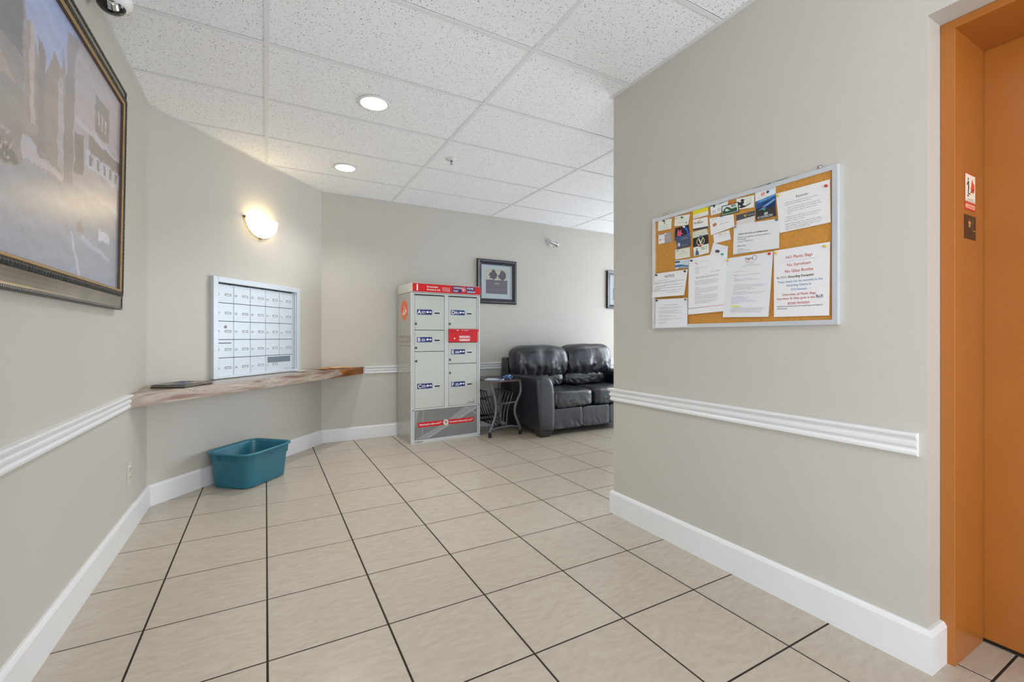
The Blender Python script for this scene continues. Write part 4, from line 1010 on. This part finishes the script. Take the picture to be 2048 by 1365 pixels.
def paper(name, cat, label, q, layer, rgb=(226, 226, 226), prints=(), bend=.0):
    """q: TL,TR,BR,BL as (u,z) on the board; prints: list of (a0,b0,a1,b1,rgb) or ('T',text,a,b,size,rgb,align,bold) or ('W',a0,a1,b,h,rgb)"""
    cx_ = sum(p[0] for p in q)/4; cz_ = sum(p[1] for p in q)/4
    y0_ = -.0128-.0009*layer
    t_ = thing(name, label, cat, (XR, BY-cx_, cz_), -PI/2, PGRP)
    Q = [(p[0]-cx_, p[1]-cz_) for p in q]
    b = MB(); n = 6; vs = []; fs = []
    for k, dy in ((0, 0), (1, -.0004)):
        for j in range(n+1):
            bb = j/n; y_ = y0_+dy-bend*bb*bb
            for a_ in (0, 1): p = bil(Q, a_, bb); vs.append((p[0], y_, p[1]))
    m2 = 2*(n+1)
    for j in range(n):
        o_ = j*2; fs += [(m2+o_, m2+o_+2, m2+o_+3, m2+o_+1), (o_, o_+1, o_+3, o_+2), (o_, o_+2, m2+o_+2, m2+o_), (o_+1, m2+o_+1, m2+o_+3, o_+3)]
    fs += [(0, m2, m2+1, 1), (2*n, 2*n+1, m2+2*n+1, m2+2*n)]
    b.add(vs, fs, pm(rgb)); b.build('sheet', t_)
    if prints:
        b = MB(); rot = math.atan2(Q[1][1]-Q[0][1], Q[1][0]-Q[0][0]); k = 0
        for pr_ in prints:
            k += 1
            if pr_[0] == 'T':
                _, tx, a_, b_, sz, c_, al, bo = pr_[:8]; p = bil(Q, a_, b_); fx = pr_[8]*(Q[1][0]-Q[0][0])/(glyphs(tx, bo)[2]*sz) if len(pr_) > 8 else .9
                b.text(tx, p[0], p[1], sz, y0_-.0006-.00001*k-bend*b_*b_, pm(c_), al, bo, fx, rot)
            elif pr_[0] == 'W':
                _, a0_, a1_, b_, h_, c_ = pr_; p = bil(Q, a0_, b_); p2 = bil(Q, a1_, b_); b.words(p[0], p2[0], p[1], h_*.68, y0_-.0006-.00001*k-bend*b_*b_, pm(soft(c_)), rg, (p2[1]-p[1])/(p2[0]-p[0]))
            elif pr_[0] == 'D':
                _, a_, b_, r_, c_ = pr_; p = bil(Q, a_, b_); b.disc(p[0], p[1], r_, y0_-.0006-.00001*k-bend*b_*b_, pm(c_), 16)
            elif pr_[0] == 'R':
                _, a_, b_, r0_, r1_, c_ = pr_; p = bil(Q, a_, b_); b.ring(p[0], p[1], r0_, r1_, y0_-.0006-.00001*k-bend*b_*b_, pm(c_), 20)
            elif pr_[0] == 'P':
                _, pp, c_ = pr_; pts_ = [bil(Q, *a_) for a_ in pp]; bm_ = max(a_[1] for a_ in pp); b.flat(pts_, y0_-.0006-.00001*k-bend*bm_*bm_, pm(c_))
            else:
                a0_, b0_, a1_, b1_, c_ = pr_
                if bend:
                    for s_ in range(6):
                        u0, u1 = b0_+(b1_-b0_)*s_/6, b0_+(b1_-b0_)*(s_+1)/6
                        y_ = y0_-.0006-.00001*k-bend*u1*u1; b.flat([bil(Q, a0_, u0), bil(Q, a1_, u0), bil(Q, a1_, u1), bil(Q, a0_, u1)], y_, pm(c_))
                else: b.flat([bil(Q, a0_, b0_), bil(Q, a1_, b0_), bil(Q, a1_, b1_), bil(Q, a0_, b1_)], y0_-.0006-.00001*k, pm(c_))
        b.build('print', t_)
    return t_
def W(a0_, a1_, bs, h_, c_=(110, 112, 118)): return [('W', a0_, a1_+random.uniform(-.06, .02), b_, h_, c_) for b_ in bs]
GY, BK, RD, GN, BL, NV = (112, 114, 120), (40, 42, 46), (176, 62, 54), (70, 120, 70), (84, 132, 176), (30, 46, 84)
paper('business_card', 'card', 'white card with a green leaf mark, topmost in the left column of the cork board', [(.039,1.733),(.132,1.724),(.128,1.670),(.037,1.676)], 1, (226,228,220), [('D', .5, .35, .006, (150,176,140))]+W(.15,.85,[.55,.72,.85],.004,(120,140,120)))
paper('business_card', 'card', 'half white half mauve card below the top left card on the cork board', [(.041,1.657),(.130,1.654),(.132,1.600),(.041,1.604)], 1, (160,148,150), [(0,.1,.48,1,(222,224,226)),('D',.13,.6,.004,(60,50,60)),('W',.2,.45,.64,.005,(180,120,90))]+W(.55,.9,[.2,.35,.5,.65],.003,(200,196,196)))
paper('business_card', 'card', 'tilted cream card held by a green pin at the top of the cork board', [(.153,1.729),(.247,1.719),(.237,1.666),(.148,1.678)], 1, (222,222,212), [('D',.12,.22,.003,(80,90,90)),('D',.85,.75,.004,(90,100,90))]+W(.25,.75,[.72],.005,(120,130,120)))
paper('flyer', 'flyer', 'grey card corner sticking out behind the dark blue flyer with a red flower', [(.150,1.655),(.238,1.640),(.238,1.585),(.148,1.603)], 0, (84,78,80))
paper('flyer', 'flyer', 'small dark blue flyer with a red flower on the cork board', [(.155,1.666),(.240,1.668),(.256,1.558),(.168,1.552)], 2, (66,76,100),
      [(0,0,1,.42,(14,18,36)),('P',[(.65,.1),(.85,.08),(1,.5),(.9,.6),(.8,.3)],(50,90,190)),('P',[(.12,.25),(.22,.08),(.30,.2),(.45,.12),(.42,.28),(.55,.34),(.38,.38),(.32,.5),(.22,.38),(.08,.40)],(206,84,96)),('P',[(.1,.5),(.3,.42),(.5,.5),(.25,.58)],(40,80,170)),(.08,.72,.25,.88,(190,196,204))]+W(.35,.85,[.55,.62,.9],.003,(150,160,176)))
paper('business_card', 'card', 'yellow-topped card at the upper edge of the cork board', [(.265,1.737),(.354,1.742),(.355,1.689),(.268,1.689)], 2, (222,224,216), [(0,0,1,.6,(222,206,20)),('W',.15,.9,.25,.004,(180,160,20)),('W',.1,.45,.85,.006,(120,150,130))])
paper('business_card', 'card', 'white card with an orange roof logo and navy strip, under the yellow card', [(.265,1.686),(.351,1.680),(.354,1.626),(.267,1.631)], 1, (226,226,224), [(0,.84,1,1,(50,46,76)),('P',[(.3,.3),(.5,.12),(.62,.26),(.5,.2),(.38,.34)],(216,160,30)),('T','Northern',.05,.45,.016,(70,64,90),'LEFT',.01)])
paper('business_card', 'card', 'pale green card tucked above the black emblem card', [(.264,1.623),(.345,1.625),(.357,1.588),(.265,1.586)], 1, (206,208,190), W(.12,.85,[.3,.5,.7],.004,(150,160,140)))
paper('business_card', 'card', 'black card with a cream round V emblem on the cork board', [(.267,1.592),(.355,1.595),(.357,1.543),(.268,1.544)], 2, (34,36,36), [('R',.5,.5,.0195,.0225,(226,214,180)),('P',[(.36,.25),(.45,.25),(.52,.6),(.6,.25),(.66,.25),(.54,.75),(.48,.75)],(230,222,196)),(.36,.78,.66,.84,(226,214,180))])
paper('business_card', 'card', 'white card with a man in blue and green lettering, beside a red pin', [(.270,1.545),(.358,1.549),(.360,1.504),(.274,1.499)], 3, (222,224,220), [('D',.22,.28,.005,(150,120,104)),('P',[(.10,.95),(.13,.5),(.22,.38),(.32,.5),(.36,.95)],(70,96,116)),('W',.5,.9,.32,.011,(90,150,40)),('W',.52,.88,.50,.010,(40,130,60)),('W',.42,.6,.7,.004,GY)])
paper('business_card', 'card', 'white card headed by a green strip, left of the green truck card', [(.366,1.729),(.459,1.739),(.460,1.683),(.370,1.683)], 1, (222,226,226), [(0,0,.3,.1,(60,110,80)),(.55,0,1,.14,(50,110,76)),('D',.22,.16,.006,BK),('W',.3,.9,.2,.007,(110,126,120)),(.1,.55,.3,.85,(196,200,210)),(.4,.5,.6,.8,(204,200,206)),(.7,.5,.85,.8,(206,206,200))])
paper('business_card', 'card', 'dark green illustrated card in a black border, under an orange pin', [(.429,1.712),(.515,1.711),(.518,1.664),(.427,1.665)], 3, (30,44,36), [(.05,.08,.95,.92,(214,222,212)),(.07,.5,.9,.88,(50,84,64)),('P',[(.12,.4),(.3,.2),(.45,.3),(.6,.5),(.85,.45),(.9,.7),(.5,.8),(.2,.7)],(40,76,56)),('P',[(.2,.5),(.3,.35),(.4,.5),(.5,.6),(.3,.66)],(200,220,206)),('P',[(.55,.15),(.8,.12),(.86,.35),(.6,.4)],(120,150,130))])
paper('business_card', 'card', 'white card with a black horse rider figure near the top of the cork board', [(.503,1.727),(.589,1.721),(.588,1.667),(.507,1.676)], 2, (222,222,212),
      [('P',[(.02,.45),(.12,.35),(.3,.4),(.36,.6),(.3,.75),(.12,.6)],BK),('P',[(.22,.2),(.33,.12),(.45,.2),(.52,.22),(.42,.3),(.44,.5),(.36,.6),(.28,.45),(.26,.28)],BK),('P',[(.1,.85),(.3,.62),(.5,.75),(.78,.6),(.82,.64),(.5,.86),(.25,.92)],BK)]+W(.55,.92,[.15,.27,.39,.5,.6],.004,(140,140,136)))
paper('flyer', 'flyer', 'tall flyer with an ocean wave photo beside the reminder notice', [(.592,1.735),(.683,1.735),(.683,1.640),(.597,1.608)], 1, (214,218,220),
      [(0,.36,1,.62,(34,82,140)),(0,.62,1,1,(22,40,84)),('P',[(0,.42),(.3,.36),(.6,.4),(1,.34),(1,.42),(.5,.46),(.2,.44)],(90,150,200)),('P',[(.1,.55),(.5,.5),(.9,.56),(.6,.6)],(20,50,100)),('P',[(.3,.66),(.9,.56),(1,.62),(.6,.7)],(110,160,210)),
       ('D',.62,.16,.0065,(40,84,130)),('P',[(.3,.14),(.46,.10),(.5,.22),(.3,.24)],(224,140,124)),('W',.08,.6,.28,.004,(226,160,160)),('W',.7,.98,.10,.003,(120,120,126)),('W',.1,.5,.72,.004,(200,214,226)),('W',.1,.55,.8,.004,(180,196,216))])
paper('business_card', 'card', 'black contractor card pinned by a teal pin over the wave flyer', [(.599,1.648),(.684,1.647),(.686,1.606),(.598,1.606)], 3, (48,48,48), [(.42,.38,.6,.62,(176,190,186)),('T','ELT CONTRACTING',.08,.86,.0115,(214,216,216),'LEFT',.02,.78),('W',.1,.85,.95,.002,(170,170,170))])
paper('business_card', 'card', 'large white card with a small brown logo in the middle of the cork board', [(.362,1.670),(.489,1.660),(.494,1.602),(.370,1.587)], 2, (226,226,226), [('P',[(.12,.38),(.26,.32),(.3,.45),(.24,.55),(.13,.56)],(176,124,84)),('W',.1,.35,.12,.004,(120,130,150)),('W',.4,.8,.52,.006,(130,134,140)),('W',.4,.9,.3,.003,(190,190,190)),('W',.12,.6,.85,.003,(170,170,176))])
paper('flyer', 'flyer', 'card with a dark grey strip and yellow mark above the self management notice', [(.503,1.652),(.591,1.652),(.591,1.598),(.504,1.590)], 1, (210,204,200), [(0,0,1,.42,(70,74,84)),('P',[(.4,.12),(.5,.32),(.58,.12),(.54,.1),(.5,.22),(.45,.1)],(222,190,60)),('W',.62,.95,.25,.006,(150,156,176)),('W',.55,.9,.62,.005,(170,166,162))])
paper('notice', 'notice', 'white self management notice in the middle of the cork board', [(.492,1.607),(.700,1.592),(.699,1.467),(.488,1.474)], 4, (216,217,218),
      [('T','STRATA VAN 1920 is now Self Management',.44,.36,.0085,(60,62,68),'CENTER',.03,.66),('T','Please send any suggestions, community, complaints to',.10,.46,.0082,(96,98,104),'LEFT',.01,.72),('T','the strata email:',.10,.525,.0082,(96,98,104),'LEFT',.01,.20),('T','stratavan1920@email.com',.10,.60,.0082,(110,136,144),'LEFT',.01,.36),
       ('T','Mailing Address:',.10,.75,.0082,(96,98,104),'LEFT',.01,.20),('W',.10,.24,.86,.006,(110,112,118)),('W',.10,.38,.915,.006,(110,112,118)),('W',.10,.18,.955,.005,(110,112,118)),('W',.10,.45,.99,.005,(120,120,140))], 0)
paper('notice', 'notice', 'white reminder notice of several paragraphs at the top right of the cork board', [(.684,1.699),(.890,1.697),(.893,1.532),(.701,1.530)], 2, (224,222,220),
      [('T','Reminder',.50,.22,.0135,(90,90,96),'CENTER',.01)]+[('W',.16,.16+w_,b_,.0062,(128,128,134)) for w_, b_ in ((.66,.30),(.50,.35))]+[('W',.20,.20+w_,b_,.0062,(132,132,138)) for w_, b_ in ((.62,.43),(.64,.48),(.60,.53),(.08,.58))]+[('W',.13,.13+w_,b_,.0062,(132,132,138)) for w_, b_ in ((.72,.66),(.68,.71),(.42,.76),(.70,.83),(.72,.875),(.68,.92),(.5,.96))], .001)
paper('business_card', 'card', 'small tilted white card below the large white card with brown logo', [(.382,1.587),(.467,1.592),(.476,1.547),(.387,1.543)], 1, (224,222,222), [('D',.45,.18,.0035,(160,160,156))]+W(.3,.8,[.2,.35,.5],.004,(170,168,170)))
paper('business_card', 'card', 'steeply tilted white card with a small dark van printed on it', [(.383,1.548),(.461,1.517),(.457,1.478),(.365,1.490)], 2, (220,222,226), [('P',[(.25,.55),(.45,.5),(.55,.62),(.5,.78),(.28,.75)],(64,72,76)),('W',.55,.95,.2,.005,(150,176,190)),('W',.5,.95,.35,.004,(170,180,186))])
paper('business_card', 'card', 'cream card below the dark blue flyer in the second column', [(.155,1.553),(.247,1.550),(.248,1.501),(.155,1.502)], 1, (216,218,200), [('W',.1,.25,.2,.010,BK),('D',.55,.25,.003,(150,130,60))]+W(.3,.85,[.4,.52,.64],.004,(140,144,130)))
paper('business_card', 'card', 'blue and white landscape card above the NOTICE sheet', [(.155,1.497),(.240,1.492),(.239,1.445),(.155,1.451)], 1, (196,208,216), [(0,.1,.35,.3,(50,80,110)),('P',[(0,.55),(.4,.5),(1,.7),(1,.85),(.5,.75),(0,.8)],(70,110,150)),('P',[(.3,.8),(1,.9),(1,1),(.2,1)],(150,136,120)),('W',.5,.9,.3,.006,(90,130,170))])
paper('notice', 'notice', 'half-size NOTICE sheet overlapping the left frame of the cork board', [(.023,1.443),(.239,1.439),(.220,1.309),(.000,1.313)], 8, (226,226,226),
      [('T','NOTICE',.48,.22,.019,(60,62,66),'CENTER',.01,.30),('W',.10,.40,.32,.005,GY),('W',.02,.95,.40,.0055,GY),('W',.02,.7,.44,.005,GY),('W',.08,.9,.54,.0055,GY),('W',.04,.4,.59,.0055,GY),('W',.04,.95,.65,.0055,GY),('W',.04,.3,.70,.0055,GY),('W',.04,.92,.76,.0055,GY),('W',.5,.85,.84,.0055,GY)], .004)
paper('notice', 'notice', 'plain white letter at the bottom left corner of the cork board', [(.023,1.301),(.237,1.294),(.237,1.146),(.023,1.146)], 8, (222,224,228),
      [('W',.28,.75,.22,.0055,GY)]+[('W',.12,.12+w_,b_,.004,GY) for w_, b_ in ((.72,.30),(.6,.34),(.68,.42),(.5,.46),(.72,.50),(.4,.58),(.55,.62),(.74,.70),(.4,.74),(.25,.82),(.2,.86))], 0)
paper('letter', 'letter', 'typed letter with small orange and blue logo, left of the two long letters', [(.243,1.492),(.460,1.494),(.446,1.216),(.238,1.208)], 3, (226,226,229),
      [('D',.20,.10,.005,(224,150,140)),('D',.24,.12,.003,(90,120,180)),('W',.28,.55,.09,.0045,(150,170,200))]+[('W',.18,.18+w_,b_,.004,(128,130,136)) for w_, b_ in ((.1,.18),(.35,.205),(.12,.23),(.12,.255),(.12,.28))]+[('W',.60,.85,.30,.005,(120,122,128)),('W',.20,.82,.36,.005,(104,106,112)),('W',.20,.80,.375,.005,(104,106,112))]+[('W',.19,.19+w_,b_,.0045,(138,140,146)) for w_, b_ in ((.6,.43),(.62,.45),(.6,.47),(.55,.49))]+[('W',.19,.32,.545,.0055,(90,92,98)),('W',.19,.36,.66,.0055,(90,92,98))]+[('W',.19,.19+w_,b_,.0045,(138,140,146)) for w_, b_ in ((.62,.57),(.6,.59),(.62,.61),(.5,.63),(.62,.69),(.6,.71),(.62,.73),(.58,.75),(.62,.78),(.6,.80),(.4,.82))]+[(0,.888,.5,.895,(70,84,120)),(.5,.888,.95,.895,(214,110,84))], .002)
paper('letter', 'letter', 'typed letter with a ringed grey logo and a yellow highlight near its foot', [(.460,1.461),(.673,1.458),(.655,1.181),(.437,1.187)], 3, (218,219,222),
      [('T','Region',.42,.07,.015,(96,84,92),'LEFT',.02),('R',.62,.055,.009,.011,(120,120,126)),('R',.47,.085,.006,.0078,(206,120,90)),('W',.42,.62,.12,.005,(130,120,124)),('W',.4,.65,.15,.004,GY),('W',.35,.75,.175,.004,GY)]+[('W',.16,.16+w_,b_,.0045,(132,134,140)) for w_, b_ in ((.25,.25),(.15,.30),(.62,.315),(.12,.35))]+[('W',.20,.20+w_,b_,.0045,(132,134,140)) for w_, b_ in ((.4,.38),(.55,.40))]+[('W',.20,.20+w_,b_,.0045,(138,140,146)) for w_, b_ in ((.3,.47),(.7,.49),(.68,.51),(.4,.53),(.5,.55),(.3,.585),(.7,.605),(.6,.625))]+[('W',.17,.17+w_,b_,.0045,(140,150,190)) for w_, b_ in ((.3,.67),(.4,.69),(.36,.71),(.5,.73),(.55,.75),(.2,.77))]+[(.17,.805,.36,.825,(214,220,60)),('W',.19,.42,.843,.004,GY)]+[('W',.17,.17+w_,b_,.0045,(138,140,146)) for w_, b_ in ((.7,.86),(.72,.88),(.66,.90),(.70,.92))], .004)
paper('notice', 'notice', 'white recycling rules notice in red, blue and black print at lower right', [(.676,1.460),(.891,1.458),(.889,1.177),(.677,1.179)], 3, (225,223,225),
      [('T','NO Plastic Bags',.47,.150,.0170,RD,'CENTER',.01,.48),('W',.17,.77,.190,.0035,(110,150,180)),('T','No Styrofoam',.47,.262,.0170,RD,'CENTER',.01,.43),('T','No Glass Bottles',.47,.354,.0170,RD,'CENTER',.01,.51),
       ('T','In',.06,.432,.0125,BK,'LEFT',.025,.038),('T','GREEN',.115,.432,.0125,(110,140,110),'LEFT',.0,.145),('T','Recycling Dumpster',.28,.432,.0130,BK,'LEFT',.025,.46),
       ('T','These items can be recycled at the',.48,.500,.0125,BL,'CENTER',.012,.81),('T','Recycling Centre at',.47,.557,.0125,BL,'CENTER',.012,.445),('T','310 Dawson',.47,.620,.0125,BL,'CENTER',.012,.285),
       ('T','Otherwise, all Plastic Bags,',.47,.690,.0125,RD,'CENTER',.012,.62),('T','Styrofoam & Glass goes in the',.06,.748,.0125,RD,'LEFT',.012,.69),('T','BLUE',.775,.740,.0135,NV,'LEFT',.02,.12),(.775,.745,.895,.749,NV),
       ('T','garage dumpster',.47,.812,.0125,(186,80,100),'CENTER',.012,.40),(.27,.818,.67,.8215,(186,80,100)),
       ('T','https://www.penticton.ca/city-services/garbage-recycling-yard-',.06,.855,.0075,(90,90,96),'LEFT',.015,.83),('T','waste/recycling',.06,.888,.0075,(90,90,96),'LEFT',.015,.19)], .0015)
paper('business_card', 'card', 'blue and green cards poking out behind the top edge of the cork board', [(.575,1.756),(.735,1.757),(.735,1.742),(.575,1.742)], -10, (150,160,150), [(.1,.05,.3,.9,(90,110,100)),(.38,0,.5,.9,(40,60,120)),(.65,.1,.95,.9,(70,110,110))])
# push pins
def pin(u, z, rgb, label, dep=.0):
    m = pm(rgb)
    t_ = thing('push_pin', label, 'push pin', (XR-.016-dep, BY-u, z), -PI/2, 'push pins on the cork board')
    b = MB(); b.lathe([(.0001, -.0095), (.0038, -.0092), (.0046, -.0080), (.0030, -.0068), (.0024, -.004), (.0050, -.0018), (.0050, -.0006), (.0001, -.0004)], m, axis='y', n=12); b.build('head', t_)
    b = MB(); b.lathe([(.0006, -.001), (.0006, .006), (.0001, .0075)], CHR, axis='y', n=6); b.build('needle', t_)
R_, Y_, T_, K_ = (200, 24, 26), (214, 184, 50), (30, 140, 140), (30, 28, 26)
for u, z, c, l in ((.659,1.450,R_,'red push pin at the top right of the letter with the ringed logo'),(.687,1.449,Y_,'yellow push pin at the top left of the recycling rules notice'),(.875,1.444,Y_,'yellow push pin at the top right of the recycling rules notice'),
    (.464,1.452,Y_,'yellow push pin between the two long typed letters'),(.435,1.484,T_,'teal push pin below the card with the van'),(.261,1.480,NV,'navy push pin at the top left of the left typed letter'),
    (.034,1.434,K_,'black push pin at the top left of the NOTICE sheet'),(.224,1.431,K_,'black push pin at the top right of the NOTICE sheet'),(.037,1.294,K_,'black push pin at the top left of the bottom left letter'),(.228,1.286,(110,108,104),'dark grey push pin at the top right of the bottom left letter'),
    (.879,1.675,R_,'red push pin at the top right of the reminder notice'),(.695,1.689,Y_,'yellow push pin at the top left of the reminder notice'),(.690,1.588,(84,98,70),'olive green push pin where the middle and reminder notices meet'),(.502,1.598,(150,128,118),'tan push pin at the top left of the self management notice'),
    (.635,1.645,T_,'teal push pin on the black contractor card'),(.083,1.721,K_,'black push pin on the topmost left card'),(.203,1.712,(60,120,60),'green push pin on the tilted cream card'),(.215,1.661,(232,226,214),'white push pin on the dark blue flyer'),
    (.482,1.710,(206,60,24),'orange-red push pin on the dark green illustrated card'),(.430,1.666,(24,92,84),'dark teal push pin at the lower left of the green illustrated card'),(.316,1.590,(40,70,120),'blue push pin above the round V emblem'),(.314,1.545,(180,30,40),'dark red push pin below the round V emblem'),(.093,1.649,(200,200,196),'silver push pin on the half mauve card')):
    pin(u, z, c, l, .004 if ('NOTICE' in l or 'bottom left' in l) else 0)

# ================================================================ SIGNS on the elevator jamb (faces -y)
t = thing('fire_safety_sign', 'white and red fire safety sticker on the orange elevator door frame', 'sign', (2.0795, JY-.0004, 1.531))
SW2 = .095; b = MB(); b.box((0, -.0008, 0), (SW2, 0, .126), mat('sign red', (200, 60, 36), .4)); b.build('backing', t)
CR = mat('sign cream', (236, 226, 206), .5); b = MB(); y = -.0011
b.rect(.003, .028, SW2-.003, .122, y, CR); b.rect(.005, .006, SW2-.005, .020, y, mat('sign pink', (236, 170, 140), .5))
FL = mat('flame orange', (226, 84, 44), .5); BKI = mat('sign black', (30, 26, 22), .5)
b.flat([(.050, .075), (.058, .098), (.066, .112), (.072, .098), (.084, .092), (.086, .075), (.078, .062), (.060, .062)], y-.0002, FL)
b.disc(.028, .106, .0045, y-.0003, BKI, 12)
b.flat([(.024, .100), (.034, .098), (.036, .075), (.030, .052), (.024, .052), (.027, .075)], y-.0003, BKI); b.flat([(.014, .086), (.026, .098), (.028, .094), (.018, .082)], y-.0003, BKI)
for k in range(4): b.rect(.018+k*.014, .046+k*.008, .034+k*.014, .050+k*.008, y-.0003, BKI)
b.textw('In case of fire', .020, .075, .036, .008, y-.0002, BKI); b.textw('use the stairs', .012, .085, .0295, .008, y-.0002, BKI)
b.textw('DO NOT USE', .022, .082, .009, .010, y-.0003, mat('sign red', (200, 60, 36))); b.build('print', t)
t = thing('floor_marking_plate', 'small dark brown star plate below the fire sticker on the elevator frame', 'sign', (2.0770, JY-.0004, 1.432))
DB = mat('dark bronze plate', (70, 46, 26), .4, .2); LBZ = mat('plate raised', (196, 138, 80), .4)
b = MB(); b.box((0, -.0015, 0), (.099, 0, .081), DB); b.build('plate', t)
b = MB(); st = []
for k in range(10):
    a = PI/2+k*PI/5; r_ = .019 if k % 2 == 0 else .008; st.append((.040+r_*math.cos(a)*.9, .052+r_*math.sin(a)))
for k in range(10): b.flat([(.040, .052), st[k], st[(k+1) % 10]], -.002, LBZ)
b.rect(.066, .030, .068, .078, -.002, LBZ); b.rect(.066, .030, .097, .032, -.002, LBZ); b.build('raised_star', t)
